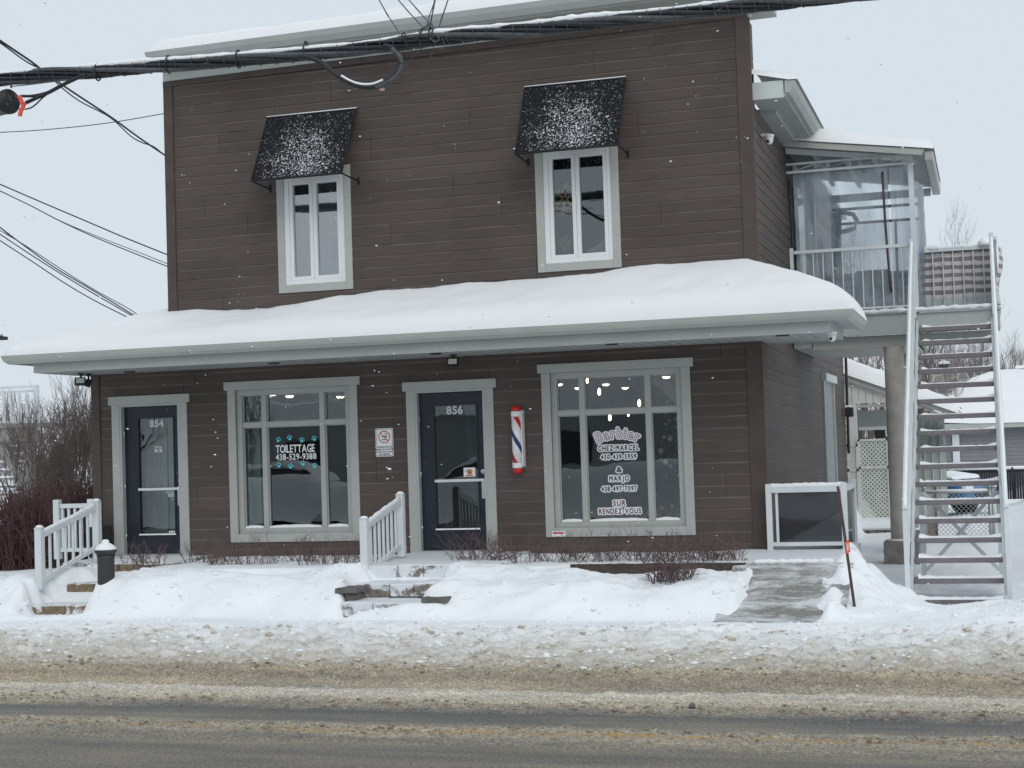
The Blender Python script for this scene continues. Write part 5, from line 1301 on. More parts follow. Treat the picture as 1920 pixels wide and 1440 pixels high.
# handrails
for x, s in ((X0-.055, 1), (X1+.035, 1)):
    m = MB(); A = Vector((x, 3.15, 4.02)); B = Vector((x, -1.52, sl(-1.52)+1.0)); m.bar(A, B, .05, .06); m.build('handrail', RAIL, stc)
    m = MB(); q = random.Random(int(x*100)); n = 40; m.tube([A.lerp(B, i/n)+Vector((0,0,.032)) for i in range(n+1)], [.014+.010*q.random() for _ in range(n+1)], 6); m.build('handrail_snow', SNOW, stc)
    for y in (-1.5, .1, 1.6, 3.12):
        m = MB(); m.box(x-.028, x+.028, y-.028, y+.028, sl(y)-.16 if y < 3 else 2.95, sl(y)+.98 if y < 3 else (4.06 if x < 0 else 4.08)); bevel(m.build('post', RAIL, stc), .005)
    for y in (-1.1, -.7, -.3, .5, .9, 1.3, 2.0, 2.4, 2.8):
        m = MB(); m.box(x-.009, x+.009, y-.009, y+.009, sl(y), sl(y)+.97); m.build('baluster', RAIL, stc)
    m = MB(); m.bar((x, -1.5, sl(-1.5)+.12), (x, 3.1, sl(3.1)+.12), .02, .025); m.build('lower_rail', RAIL, stc)
yb_ = .3; zt_ = sl(yb_)-.18
for x in (X0+.05, X1-.03): m = MB(); m.box(x-.03, x+.03, yb_-.03, yb_+.03, -.75, zt_); m.build('support_leg', STEEL, stc)
m = MB(); m.bar((X0+.08, yb_-.035, -.32), (X1-.06, yb_-.035, .62), .045, .012, (0,1,0)); m.build('cross_brace', STEEL, stc)
m = MB(); m.bar((X0+.08, yb_-.05, .62), (X1-.06, yb_-.05, -.32), .045, .012, (0,1,0)); m.build('cross_brace', STEEL, stc)
m = MB(); m.box(-.62, .22, -1.98, -1.55, -.68, -.525); bevel(m.build('landing_slab', STONEG, stc), .02)

# ------------------------------------------------------------------ overhead cables
CY = -5.0
def cr(pts, sub=6):
    P = [Vector(p) for p in pts]; out = []
    for i in range(len(P)-1):
        p0 = P[max(i-1,0)]; p1 = P[i]; p2 = P[i+1]; p3 = P[min(i+2,len(P)-1)]
        for k in range(sub):
            u = k/sub; out.append(.5*((2*p1)+(p2-p0)*u+(2*p0-5*p1+4*p2-p3)*u*u+(3*p1-p0-3*p2+p3)*u**3))
    out.append(P[-1]); return out
bun = thing('cable_bundle', atY(760, 80, CY), 'thick black lashed cable bundle with a ridge of snow crossing in front of the roof', 'cable')
main_px = [(-260,166),(-60,154),(0,149),(100,139),(200,133),(300,124),(420,115),(540,106),(660,93),(760,80),(860,68),(960,59),(1060,49),(1160,38),(1260,27),(1360,16),(1460,5),(1560,-6),(1900,-44)]
q = random.Random(4)
mp_ = [atY(x, y, CY) for x, y in main_px]; ctr = cr([Vector((-46, CY, mp_[0].z+1.1)), Vector((-28, CY, mp_[0].z+.3))]+mp_+[mp_[-1]+(mp_[-1]-mp_[-2])*k for k in (4, 9, 14)], 8)
CABLE = simple('cable_black', (.020,.023,.028), .45, .3, 20, .3, 60); CABG = simple('cable_grey', (.075,.082,.09), .5, .3, 20, .2)
for k in range(6):
    a0 = k*1.047; m = MB(); pts = []; rs = []
    for i, p in enumerate(ctr):
        a = a0+i*.13; rr_ = .040+.006*math.sin(i*.37+k*2)
        pts.append(p+Vector((0, math.cos(a)*rr_, math.sin(a)*rr_*1.15)))
    m.tube(pts, [.030, .025, .021, .028, .017, .023][k], 7); m.build('cable', CABLE if k % 3 else CABG, bun)
m = MB(); i = 0
while i < len(ctr)-2:
    p = ctr[i]; d = (ctr[i+1]-p).normalized(); ring = [p+Vector((0, math.cos(t_)*.066, math.sin(t_)*.07))+d*(t_/6.28*.06) for t_ in [6.28*j/10 for j in range(11)]]
    m.tube(ring, .004, 4, cap=False); i += 2
m.build('lashing_wire', CABG, bun, kind='stuff')
m = MB(); pts = []; rs = []; step = []
for i, p in enumerate(ctr):
    w_ = .5+.5*math.sin(i*.21)*math.sin(i*.083+1); pts.append(p+Vector((0, -.012, .056+.010*w_))); rs.append((.016+.022*w_)*(.7+.5*q.random()))
m.tube(pts, rs, 8); m.build('snow_ridge', SNOW, bun)
for px, py in ((183,128),(316,114),(447,104),(574,88),(808,62)):     # straps and clips
    c = atY(px, py+8, CY); m = MB(); m.tube([c+Vector((0, math.cos(t_)*.07, math.sin(t_)*.085)) for t_ in [6.28*j/12 for j in range(13)]], .009, 5, cap=False); m.box(c.x-.012, c.x+.012, c.y-.02, c.y+.02, c.z+.075, c.z+.10); m.build('strap', CABLE, bun)
def wire(name, pxs, Y, r, lab, mat=CABLE, grp=None, par=None, sub=6, cat='cable'):
    m = MB(); P = [atY(p[0], p[1], p[2] if len(p) > 2 else Y) for p in pxs]
    if pxs[0][0] < -40 or pxs[0][1] < -10: d = P[0]-P[1]; P = [P[0]+d.normalized()*(9 if pxs[0][0] < -40 else 4)]+P
    if pxs[-1][0] > 1690: P.append(P[-1]+(P[-1]-P[-2])*6)
    m.tube(cr(P, sub), r, 6)
    return m.build(name, mat, par, **({} if par else dict(label=lab, cat=cat, group=grp)))
wire('sag_loop', [(560,106),(580,108),(600,116),(622,133),(645,149),(672,161),(698,163),(722,155),(740,140),(750,122),(748,105),(735,90),(720,86)], CY-.07, .030, '', par=bun)
wire('sag_loop', [(735,92),(748,104),(753,118),(749,134),(738,147),(722,158),(705,165)], CY-.10, .022, '', CABG, par=bun)
wire('loop_snow', [(640,142),(660,153),(680,158),(700,157),(718,150)], CY-.085, .014, '', SNOW, par=bun)
c = atY(716, 167, CY-.07); m = MB(); m.lathe((c.x, c.y, c.z-.02), [(0, 0), (.022, .006), (.030, .02), (.02, .035), (0, .04)], 10); m.build('orange_cable_tip', PINK, bun)
# splice closure at the far left
c = atY(14, 191, CY-.02); t = thing('splice_box', c, 'black round cable splice box with orange tags hanging at the left edge', 'splice box')
m = MB(); n = 24; R0 = .125; pr = [(-.42, .10), (-.40, .12), (-.05, .125), (.0, .135), (.03, .135), (.055, .12), (.06, 0)]
vs = []; ax = Vector((.93, -.36, 0)).normalized(); s_ = Vector((0,0,1)); r_ = ax.cross(s_)
for (a, r) in pr:
    for j in range(n): t_ = 6.283*j/n; vs.append(Vector(c)+ax*(a-.0)+(r_*math.cos(t_)+s_*math.sin(t_))*r)
k = len(pr); m.add(vs, [(i*n+j, i*n+(j+1)%n, (i+1)*n+(j+1)%n, (i+1)*n+j) for i in range(k-1) for j in range(n)]+[tuple(range(n-1,-1,-1))], 0, True); m.build('shell', BLACK, t)
for (u, v) in ((0,0), (.3,1.2), (.8,2.6), (.7,-1), (.85,.3)):
    m = MB(); p = Vector(c)+ax*.058+(r_*math.cos(v)+s_*math.sin(v))*.10*u; m.bar(p, p+s_*.03+r_*.02, .02, .02, (0,1,0)); m.build('clip', CABG, t)
for (x0, y0, x1, y1) in ((36,179,43,197), (46,192,41,206), (40,203,37,218)):
    m = MB(); a = atY(x0, y0, CY-.2); b = atY(x1, y1, CY-.2); m.bar(a, b, .04, .03, (0,1,0)); bevel(m.build('tag', ORANGE, t), .006)
m = MB(); m.tube([atY(20,135,CY), atY(21,165,CY-.02)], .010, 6); m.build('hanger', CABG, t)
wire('feed_cable', [(40,180),(60,180),(84,175),(106,166),(130,154),(158,142),(180,140)], CY-.06, .016, '', par=t)
wire('feed_cable', [(48,193),(70,183),(94,172),(116,160),(140,148),(160,140)], CY-.08, .020, '', par=t)
wire('feed_cable', [(47,205),(58,202),(68,195),(76,187),(84,180),(96,172)], CY-.07, .008, '', par=t)
wire('feed_cable', [(23,162),(60,158),(100,153),(130,150)], CY-.05, .006, '', CABG, par=t)
# drop wires
WG = 'service wires running to the left side of the building'
wire('service_wire', [(-140,-20,-7),(0,76,-5.6),(55,113,-4.8),(80,132,-4.4),(118,160,-3.6),(160,188,-2.8),(210,221,-1.8),(262,259,-.8),(318,297,.3)], 0, .012, 'twisted dark service wire dropping from upper left to the roof corner', grp=WG)
wire('service_wire', [(-100,10,-6.6),(0,80,-5.6),(50,116,-4.8),(85,134,-4.4),(112,161,-3.6),(150,190,-2.8),(206,220,-1.8),(245,255,-.9),(268,268,-.6),(290,276,-.2),(318,300,.3)], 0, .008, 'thinner wire looping loosely around the twisted service wire', grp=WG)
for pts, lab, r in (([(-80,250),(0,248),(60,245),(140,238),(220,228),(318,211)], 'single thin wire rising slightly to the upper left corner of the building', .007),
                 ([(-60,320),(0,345.5),(80,380),(160,414),(240,448),(330,484)], 'upper wire of the pair sloping down to the left wall at mid height', .011),
                 ([(-60,330),(0,358),(60,387),(120,418),(200,454),(330,506)], 'lower wire of the pair sloping down to the left wall at mid height', .009),
                 ([(100,408),(140,426),(200,450),(260,473),(330,501)], 'short thin strand beside the lower wire of the pair', .006),
                 ([(-50,385),(0,426),(50,464),(100,500),(160,536),(220,572),(262,598)], 'steepest of the low wires disappearing behind the snowy canopy', .010),
                 ([(-50,402),(0,432),(50,462),(120,508),(180,545),(240,578),(262,594)], 'second of the low wires disappearing behind the snowy canopy', .007),
                 ([(-50,405),(0,439),(60,479),(120,517),(180,553),(256,597)], 'third of the low wires disappearing behind the snowy canopy', .009),
                 ([(-50,418),(0,451),(60,490),(120,530),(180,565),(254,602)], 'lowest wire disappearing behind the snowy canopy', .009)):
    wire('service_wire', pts, 2.2, r, lab, grp=WG)
TG = 'thin wires rising from the cable bundle at the top of the photo'
for pts, lab, r in (([(700,-20),(711,0),(730,33),(753,68)], 'leftmost thin wire rising from the cable bundle', .006), ([(730,-20),(747,0),(775,32),(798,56)], 'second thin wire from the left rising from the cable bundle', .006),
                 ([(750,-20),(767,0),(788,24),(806,46),(812,62)], 'third thin wire from the left rising from the cable bundle', .006), ([(820,-20),(816,0),(810,30),(801,66)], 'fourth thin wire from the left rising from the cable bundle', .006),
                 ([(818,-20),(814,4),(804,34),(799,66)], 'wire crossing the fourth one above the cable bundle', .005), ([(847,-20),(840,0),(830,30),(820,60)], 'rightmost thin wire rising from the cable bundle', .006)):
    wire('thin_wire', pts, CY, r, lab, CABG, grp=TG)
wire('thin_wire', [(640,108),(690,102),(727,93)], CY-.03, .005, 'thin wire leaving the bundle left of the cable loop', CABG, grp=TG)
wire('thin_wire', [(812,82),(812,95),(800,120),(780,140),(752,157)], CY+.02, .004, 'thin wire end curling down below the clamp', CABG, grp=TG); wire('thin_wire', [(800,84),(780,100),(768,115),(745,142)], CY+.02, .004, 'thin stray wire hanging below the bundle', CABG, grp=TG)
wire('clamp_loop', [(790,66),(786,58),(798,50),(808,44),(812,55),(806,70),(815,78),(824,74),(818,64)], CY-.08, .008, '', CABG, par=bun); wire('clamp_loop', [(752,70),(756,62),(760,64),(757,72),(750,78)], CY-.08, .007, '', par=bun)
wire('clamp_loop', [(828,70),(834,86),(830,92),(822,90)], CY-.05, .005, '', CABG, par=bun); wire('clamp_loop', [(794,52),(788,64),(784,72),(776,74)], CY-.08, .007, '', par=bun)
wire('thin_wire', [(1400,23),(1470,15),(1540,9),(1620,-1),(1700,-10)], 1.0, .006, 'single thin wire at the top right of the roof', CABG, grp=TG)
# ------------------------------------------------------------------ vegetation
def branch(mb_t, mb_c, p, d, L, r, depth, q, spread=.5, up=.15, kids=(2,4), thr=.02, seg=3, n=5):
    pts = [p.copy()]; dd = d.copy()
    for i in range(seg):
        dd = (dd+Vector((q.gauss(0,.12), q.gauss(0,.12), q.gauss(0,.08)+up*.25))).normalized(); pts.append(pts[-1]+dd*L/seg)
    r1 = r*.62; rs = [r+(r1-r)*i/seg for i in range(seg+1)]
    (mb_t if r > thr else mb_c).tube(pts, rs, n if r > thr else 3, cap=False)
    if depth <= 0: return
    for k in range(q.randint(*kids)):
        u = q.uniform(.35, 1.0); i = min(int(u*seg), seg-1); pp = pts[i].lerp(pts[i+1], u*seg-i)
        a = Vector((q.gauss(0,1), q.gauss(0,1), q.gauss(0,.6))); nd = (dd+a.normalized()*spread+Vector((0,0,up))).normalized()
        branch(mb_t, mb_c, pp, nd, L*q.uniform(.55,.8), max(r1*q.uniform(.5,.8), .003), depth-1, q, spread, up, kids, thr, seg, n)
def bare_tree(name, base, h, r, lab, seed, mat=BARK, twig=TWIG, stems=1, depth=5, kids=(2,4), spread=.55, up=.15, group=None, cat='tree', thr=.025, lean=0):
    q = random.Random(seed); t = thing(name, base, lab, cat, group); a, b = MB(), MB()
    for s in range(stems):
        o = Vector(base)+Vector((q.uniform(-.12,.12)*(stems > 1), q.uniform(-.1,.1)*(stems > 1), 0))
        d = Vector((q.gauss(lean,.10+.16*(stems > 1)), q.gauss(0,.1+.12*(stems > 1)), 1)).normalized()
        branch(a, b, o, d, h*.36*q.uniform(.85,1.1), r*q.uniform(.8,1), depth, q, spread, up, kids, thr)
    if a.v: a.build('trunk', mat, t)
    if b.v: b.build('crown', twig, t)
    return t
# low shrubs along the foot of the front wall
def fan_shrub(name, c, n, h, w_, lab, seed, mat=TWIGB, group='low bare shrubs along the front wall', depth=2, r=.0045, cat='shrub'):
    q = random.Random(seed); t = thing(name, c, lab, cat, group); m = MB()
    for i in range(n):
        a = q.uniform(0, 6.28); lean = q.uniform(.1, 1.15); p = Vector(c)+Vector((q.uniform(-w_,w_)*.75, q.uniform(-.2,.2)*w_/.5, -.03)); d = Vector((math.cos(a)*lean, math.sin(a)*lean*.7, 1)).normalized()
        def tw(p, d, L, r, k):
            pts = [p]; 
            for s_ in range(3): d = (d+Vector((q.gauss(0,.14), q.gauss(0,.14), .05))).normalized(); pts.append(pts[-1]+d*L/3)
            m.tube(pts, [r, r*.8, r*.65, r*.4], 3, cap=False)
            if k > 0:
                for _ in range(q.randint(2, 3)): tw(pts[q.randint(1, 3)], (d+Vector((q.gauss(0,.6), q.gauss(0,.5), q.gauss(0,.4)))).normalized(), L*.6, r*.7, k-1)
        tw(p, d, h*q.uniform(.5, 1.05), r, depth)
    m.build('branches', mat, t); return t
places = [(x, -1.35+.3*math.sin(x*5)) for x in (-10.35, -9.8, -9.3, -8.85, -8.4, -7.95, -7.55)]
labs = ['bare brown shrub in front of door 854', 'bare shrub just right of door 854', 'bare shrub under the left edge of the TOILETTAGE window', 'bare shrub left of centre under the TOILETTAGE window', 'bare shrub right of centre under the TOILETTAGE window', 'bare shrub under the right edge of the TOILETTAGE window', 'bare shrub just left of the middle handrail']
for i, (p, l) in enumerate(zip(places, labs)): fan_shrub('low_shrub', (p[0], p[1], -.04), 34, .26, .34, l, 100+i)
places = [(-5.95, -1.45), (-5.5, -1.6), (-5.05, -1.4), (-4.6, -1.6), (-4.15, -1.4), (-3.7, -1.65), (-3.25, -1.45), (-2.95, -1.75)]
labs = ['taller bare shrub partly in front of door 856', 'bare shrub under the left casing of the barber window', 'bare shrub left of centre under the barber window', 'bare shrub at the centre under the barber window', 'bare shrub right of centre under the barber window', 'dense bare shrub under the right casing of the barber window', 'bare shrub between the barber window and the corner', 'small bare shrub at the end of the timber edging']
for i, (p, l) in enumerate(zip(places, labs)): fan_shrub('low_shrub', (p[0], p[1], -.04), 48 if i > 3 else 34, .36 if i in (0,) else .27, .34, l, 120+i)
c = atY(1276, 1112, -2.75); fan_shrub('small_bush', (c.x, -2.75, -.17), 36, .36, .20, 'bare little bush sticking out of the snow bank right of the steps', 140, TWIGB, None, 2, .006)
for (px, py, i) in ((1248, 1108, 1), (1262, 1100, 2)):
    c = atY(px-22, py, -2.7); fan_shrub('small_bush', (c.x, -2.7, -.16), 12, .26, .12, ('sparse twigs left of the little bush in the snow bank', 'short upright twigs against the little bush in the snow bank')[i-1], 150+i, TWIGB, None, 2, .0055)
# red twig hedge left
def hedge(c, n, h, w_, d_, lab, seed, mat=TWIGR):
    q = random.Random(seed); t = thing('red_hedge', c, lab, 'hedge', 'red twigged hedge at the left of the building'); m = MB()
    for i in range(n):
        p = Vector(c)+Vector((q.uniform(-w_,w_), q.uniform(-d_,d_), -.05)); d = Vector((q.gauss(0,.28), q.gauss(0,.2), 1)).normalized(); L = h*q.uniform(.6,1.02)
        pts = [p]
        for s_ in range(4): d = (d+Vector((q.gauss(0,.12), q.gauss(0,.12), .02))).normalized(); pts.append(pts[-1]+d*L/4)
        m.tube(pts, [.008, .007, .006, .005, .003], 3, cap=False)
        for _ in range(7):
            k = q.randint(1, 4); e = (d+Vector((q.gauss(0,.8), q.gauss(0,.7), q.gauss(0,.5)))).normalized(); l = q.uniform(.08, .24)
            m.tube([pts[k], pts[k]+e*l*.5, pts[k]+(e+Vector((q.gauss(0,.2),0,.2)))*l], [.005, .004, .0025], 3, cap=False)
    m.build('branches', mat, t); return t
hedge((-14.35, 1.9, -.3), 760, 1.30, 1.0, .55, 'dense dark red hedge at the far left edge of the photo', 201)
hedge((-12.85, 1.6, -.3), 760, 1.36, .55, .5, 'dense dark red hedge against the left corner of the building', 202)
# taller bare shrubs behind it
BG = 'tall bare shrubs left of the building'
for i, (px, py, Y, h, lab) in enumerate(((40, 930, 5.5, 3.1, 'tall bare shrub in front of the neighbour balcony at the left edge'), (95, 930, 4.5, 3.2, 'tall bare shrub between the balcony and the house corner'), (150, 930, 4.0, 3.1, 'tall bare shrub touching the left corner of the building'),
                           (128, 930, 7.0, 3.3, 'thick bare shrub further back near the house corner'))):
    c = atY(px, py, Y); bare_tree('bare_shrub', (c.x, Y, -.3), h*1.12, .024, lab, 300+i, twig=TWIG, stems=8 if i < 3 else 6, depth=4 if i < 3 else 5, kids=((2,3), (2,4), (3,4), (2,3))[i], spread=.50, up=.30, group=BG, cat='shrub', thr=.02)
# grey evergreen-ish mass far behind on the left
def conifer(c, h, w_, lab, seed, mat):
    q = random.Random(seed); t = thing('evergreen_tree', c, lab, 'tree'); m = MB()
    for i in range(2600):
        z = q.uniform(0, 1)**.9; R_ = w_*(1-z)*(.7+.3*q.random()); a = q.uniform(0, 6.28); p = Vector(c)+Vector((math.cos(a)*R_*q.random()**.4, math.sin(a)*R_*q.random()**.4, z*h))
        e = Vector((math.cos(a), math.sin(a), -.25+q.gauss(0,.2)))*q.uniform(.12,.3)*w_/1.2; m.bar(p, p+e, .05, .015)
    m.build('crown', mat, t); m = MB(); m.tube([Vector(c), Vector(c)+Vector((0,0,h*.9))], [.12, .03], 7); m.build('trunk', BARK, t)
EVG = simple('dull_evergreen', (.07,.075,.06), .9, .4, 6, 0)
conifer((atY(112, 900, 22).x, 22, -.3), 2.2, .9, 'dull olive evergreen far behind the shrubs on the left', 401, EVG)
conifer((atY(70, 900, 26).x, 26, -.3), 1.9, 1.2, 'low dull evergreen behind the neighbour balcony', 402, EVG)
# background trees on the right
RG = 'bare trees behind the building'
for i, (px, py, Y, h, r, stems, lab) in enumerate(((1620, 760, 24, 7.2, .16, 1, 'dark bare tree seen under the balcony beam'), (1690, 760, 30, 7.0, .12, 2, 'bare tree between the columns and the staircase'), (1775, 700, 42, 7.0, .10, 6, 'many stemmed bare tree seen through the upper stair treads'),
                              (1752, 700, 38, 10.2, .14, 3, 'tall bare tree rising right of the balcony plastic'), (1862, 690, 44, 7.0, .10, 6, 'many stemmed bare tree at the right of the staircase'), (1912, 690, 48, 7.0, .10, 5, 'bare tree at the right edge of the photo'),
                              (1815, 690, 55, 7.5, .11, 5, 'paler bare tree behind the staircase'), (1600, 700, 45, 10.0, .15, 3, 'faint bare tree behind the balcony'), (1560, 700, 34, 11.0, .15, 3, 'bare tree showing through the plastic of the balcony'))):
    c = atY(px, py, Y); bare_tree('bare_tree', (c.x, Y, -.4), h*1.0, r, lab, 500+i, stems=stems, depth=5, kids=(2,4) if stems > 2 else (3,4), spread=.48, up=.28, group=RG, thr=.05, twig=simple('far_twig', (.20,.165,.16), .9, .2, 4, 0) if i == 0 else MATS['far_twig'])
# sheltered far wood that closes the horizon
m = MB(); q = random.Random(77)
for i in range(2600):
    x = q.uniform(-110, 60); y = q.uniform(95, 130); h = q.uniform(3.5, 8.0); r = .05; d = Vector((q.gauss(0,.15), q.gauss(0,.1), 1)); m.bar((x, y, -.5), Vector((x, y, -.5))+d*h, .05, .05)
    for _ in range(7): z = q.uniform(.3, .95); e = Vector((q.gauss(0,1), q.gauss(0,.5), q.uniform(.3,1)))*q.uniform(.5,1.2); p = Vector((x, y, -.5))+d*h*z; m.bar(p, p+e, .03, .03)
m.build('far_wood', MATS['far_twig'], None, label='far off bare wood along the horizon', cat='wood', kind='stuff')

# ------------------------------------------------------------------ neighbour's balcony stairs on the left
NY = 13.0
nb = thing('neighbour_staircase', atY(20, 900, NY), 'neighbouring grey wooden balcony with white railing and snowy stairs behind the shrubs', 'staircase')
def pb(name, px, Y, th, mat, par=nb, **k):
    x0, x1, z0, z1 = pxrect(*px, Y=Y); m = MB(); m.box(x0, x1, Y, Y+th, z0, z1); return m.build(name, mat, par)
GW = simple('weathered_wood', (.26,.25,.24), .85, .15, 6, .2)
pb('deck_beam', (-160, 68, 806, 830), NY, .12, GW); pb('deck_floor', (-160, 72, 797, 805), NY-.05, 1.8, GW); pb('top_rail', (-160, 70, 727, 732), NY, .08, RAIL); pb('bottom_rail', (-160, 70, 792, 796), NY, .06, RAIL)
for i in range(16): x = -156+i*14.5; pb('baluster', (x, x+3, 733, 791), NY+.02, .02, RAIL)
pb('top_rail', (-40, 70, 733, 737), NY+1.6, .08, RAIL)
for i in range(8): x = -36+i*14.5; pb('baluster', (x, x+3, 738, 795), NY+1.6, .02, RAIL)
pb('post', (49, 61, 832, 935), NY, .14, GW); pb('post', (-60, -50, 832, 935), NY, .14, GW); pb('post', (66, 71, 726, 806), NY, .08, RAIL)
s0 = atY(-8, 830, NY-.2); s1 = atY(34, 930, NY-.2)
for off in (0, 1.0):
    a = atY(-4, 828, NY+.1+off); b = atY(62, 930, NY+.1+off)
    m = MB(); m.bar(a, b, .05, .24); m.build('stringer', GW, nb)
for i in range(7):
    y = 838+i*14.5; x0, x1, z0, z1 = pxrect(-40+i*3, 50-i*0.5, y, y+4, Y=NY+.2); m = MB(); m.box(x0, x1, NY+.2, NY+.5, z0, z1); tr_ = m.build('tread', GW, nb); m = MB(); m.box(x0, x1-.1, NY+.2, NY+.48, z1+.001, z1+.045); m.build('tread_snow', SNOW, tr_)
t = thing('yard_lamp', atY(4, 632, 9), 'black lamp on its bracket at the very left edge of the photo', 'lamp')
m = MB(); c = atY(2, 633, 9); m.box(c.x-.3, c.x+.10, 8.9, 9.1, c.z-.05, c.z+.02); m.build('head', BLACK, t); m = MB(); m.lathe((c.x+.0, 9, c.z+.02), [(.04, 0), (.04, .05), (.0, .06)], 8); m.build('sensor', GALV, t); m = MB(); m.tube([c+Vector((-.25,0,0)), c+Vector((-.25,0,-3.4))], .05, 8); m.build('post', GALV, t)

# ------------------------------------------------------------------ rear annex, lattice, deck
AX = 12.2
an = thing('rear_annex', (-1.6, AX, -.5), 'pale annex with vertical boards and a snowy shed roof behind the columns', 'building')
def ab(name, px, Y, th, mat, par=an): return pb(name, px, Y, th, mat, par)
x0 = XR-.05; xR_ = atY(1790, 780, AX).x
# front header board of vertical planks below a sloping roof line
hx0, hx1 = x0, atY(1772, 740, AX).x
zl = atY(1585, 712, AX).z; zrr = atY(1772, 778, AX).z; zb_ = atY(1600, 757, AX).z
n = 14
for i in range(n):
    a, b = hx0+(hx1-hx0)*i/n, hx0+(hx1-hx0)*(i+1)/n; za, zc = zl+(zrr-zl)*i/n, zl+(zrr-zl)*(i+1)/n
    bot = min(zb_, min(za, zc)-.02)
    m = MB(); m.prism([(a+.006, AX, bot), (b-.006, AX, bot), (b-.006, AX, zc), (a+.006, AX, za)], (0, .04, 0)); m.build('vertical_board', CREAM, an)
m = MB(); m.prism([(hx0, AX-.10, zl), (hx1+.25, AX-.10, zrr-.06), (hx1+.25, AX-.10, zrr+.08), (hx0, AX-.10, zl+.13)], (0, 5.0, 0)); m.build('roof', GREY, an)
def an_h(x, y):
    e = np.clip((hx1+.30-x)/.25, 0, 1); e2 = np.clip((y-(AX-.16))/.25, 0, 1)
    return zl+.12+(zrr-zl)*(x-hx0)/(hx1-hx0)+(.36+.10*fbm(x*1.2, y, 501, 3)-.12*np.clip((x-hx0)/(hx1-hx0), 0, 1))*np.sqrt(1-(1-e)**2)*np.sqrt(1-(1-e2)**2)
grid_obj('annex_snow', np.array(lin(hx0, hx1+.30, .07)), np.array(lin(AX-.16, AX+5, .12)), an_h, SNOWR, kind='stuff', label='thick snow on the shed roof of the rear annex', cat='roof snow')
ab('header_rail', (1583, 1700, 758, 763), AX-.02, .06, GREY)
ab('corner_post', (1588, 1609, 757, 985), AX-.05, .25, CREAM); ab('rear_wall', (1608, 1662, 770, 800), AX+1.5, .05, GREYD); ab('window_frame', (1610, 1662, 800, 806), AX+.6, .06, VINYL)
ab('dark_opening', (1640, 1660, 806, 822), AX+1.6, .05, DARKM); ab('side_wall', (1700, 1775, 775, 1005), AX+3.5, .1, GREENP)
for i in range(5):
    x = 1704+i*15; ab('wall_batten', (x, x+2.2, 790, 1003), AX+3.46, .03, CREAM)
for i in range(3): x = 1733+i*14; ab('shutter_slat', (x, x+7, 800, 845), AX+3.40, .04, simple('green_grey', (.26,.28,.26), .7) if i == 0 else MATS['green_grey'])
ab('inner_wall', (1600, 1700, 820, 985), AX+2.6, .06, simple('dim_green', (.11,.14,.12), .8))
lat = thing('lattice_screen', (-1.6, AX, .3), 'white diagonal lattice screen standing on the rear deck', 'lattice')
def lattice(px, Y, mat, par, sp=.085, w_=.030):
    x0, x1, z0, z1 = pxrect(*px, Y=Y); W = x1-x0; H = z1-z0
    for sg, yy in ((1, Y), (-1, Y+.012)):
        m = MB(); k = -H
        while k < W:
            # line x = k + t, z = t (sg=1) or z = H - t
            t0 = max(0, -k); t1 = min(H, W-k)
            if t1 > t0+.01:
                f = (lambda t_: (x0+k+t_, yy, z0+(t_ if sg > 0 else H-t_))); m.bar(f(t0), f(t1), w_, .006, (0,1,0))
            k += sp
        o = m.build('lattice_slats', mat, par); o['kind'] = 'stuff'
    for b in ((x0, x1, z0, z0+.04), (x0, x1, z1-.04, z1), (x0, x0+.04, z0, z1), (x1-.04, x1, z0, z1), (x0, x1, (z0+z1)*.5+.22, (z0+z1)*.5+.27)):
        m = MB(); m.box(b[0], b[1], Y-.02, Y+.03, b[2], b[3]); m.build('frame', mat, par)
lattice((1611, 1668, 823, 977), AX-.12, simple('lattice_white', (.60,.62,.58), .6), lat); lattice((1590, 1611, 833, 977), AX-.40, MATS['lattice_white'], lat)
dk = thing('rear_deck', (-1.6, AX-.5, -.2), 'snow covered low deck with short wooden skirt boards below the lattice', 'deck')
pb('deck_snow', (1592, 1700, 976, 991), AX-1.2, 1.2, SNOW, dk); pb('deck_edge', (1592, 1700, 991, 994), AX-1.25, .1, GREYD, dk)
for i in range(6): x = 1596+i*16.5; pb('skirt_board', (x, x+14, 995, 1021 if i % 2 else 1008), AX-1.2, .03, simple('skirt_wood', (.24,.25,.22), .8) if i == 0 else MATS['skirt_wood'], dk)
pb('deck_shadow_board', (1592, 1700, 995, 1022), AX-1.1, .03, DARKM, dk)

# ------------------------------------------------------------------ far right: grey house, chimneys, fence, gate, car
HY = 30.0
hs = thing('grey_house', (atY(1860, 900, HY).x, HY, -.5), 'grey sided bungalow with a huge snow covered roof at the right', 'house')
x0, x1, z0, z1 = pxrect(1765, 2100, 800, 905, Y=HY); m = MB(); m.box(x0, x1, HY, HY+8, -.5, z1+.1); m.build('wall', HSID, hs)
zz = z0
while zz < z1:
    m = MB(); m.prism([(x0, HY-.02, zz), (x0, HY-.001, zz), (x0, HY-.001, zz+.115), (x0, HY-.006, zz+.115)], (x1-x0, 0, 0)); m.build('siding_board', HSID, hs); zz += .12
m = MB(); m.box(x0-.3, x1+.3, HY-.45, HY-.38, z1+.0, z1+.16); m.build('fascia', GREY, hs); m = MB(); m.box(x0-.3, x1+.3, HY-.38, HY, z1+.1, z1+.15); m.build('soffit', GREYD, hs)
pb('downpipe', (1786, 1799, 800, 868), HY-.12, .08, RAIL, hs)
ridz = atY(1850, 700, HY+3.5).z
def hh(x, y):
    u = np.clip((y-(HY-.45))/4.0, 0, 1); ex = np.clip((x-(x0-.35))/2.6, 0, 1); r = (ridz-z1-.2)
    f = np.minimum(np.sin(np.minimum(u, ex**.8)*1.5708), 1)
    return z1+.18+r*f+.08*fbm(x*.5, y*.5, 601, 3)+.14*np.sqrt(1-(1-np.clip(np.minimum(u*8, ex*6), 0, 1))**2)
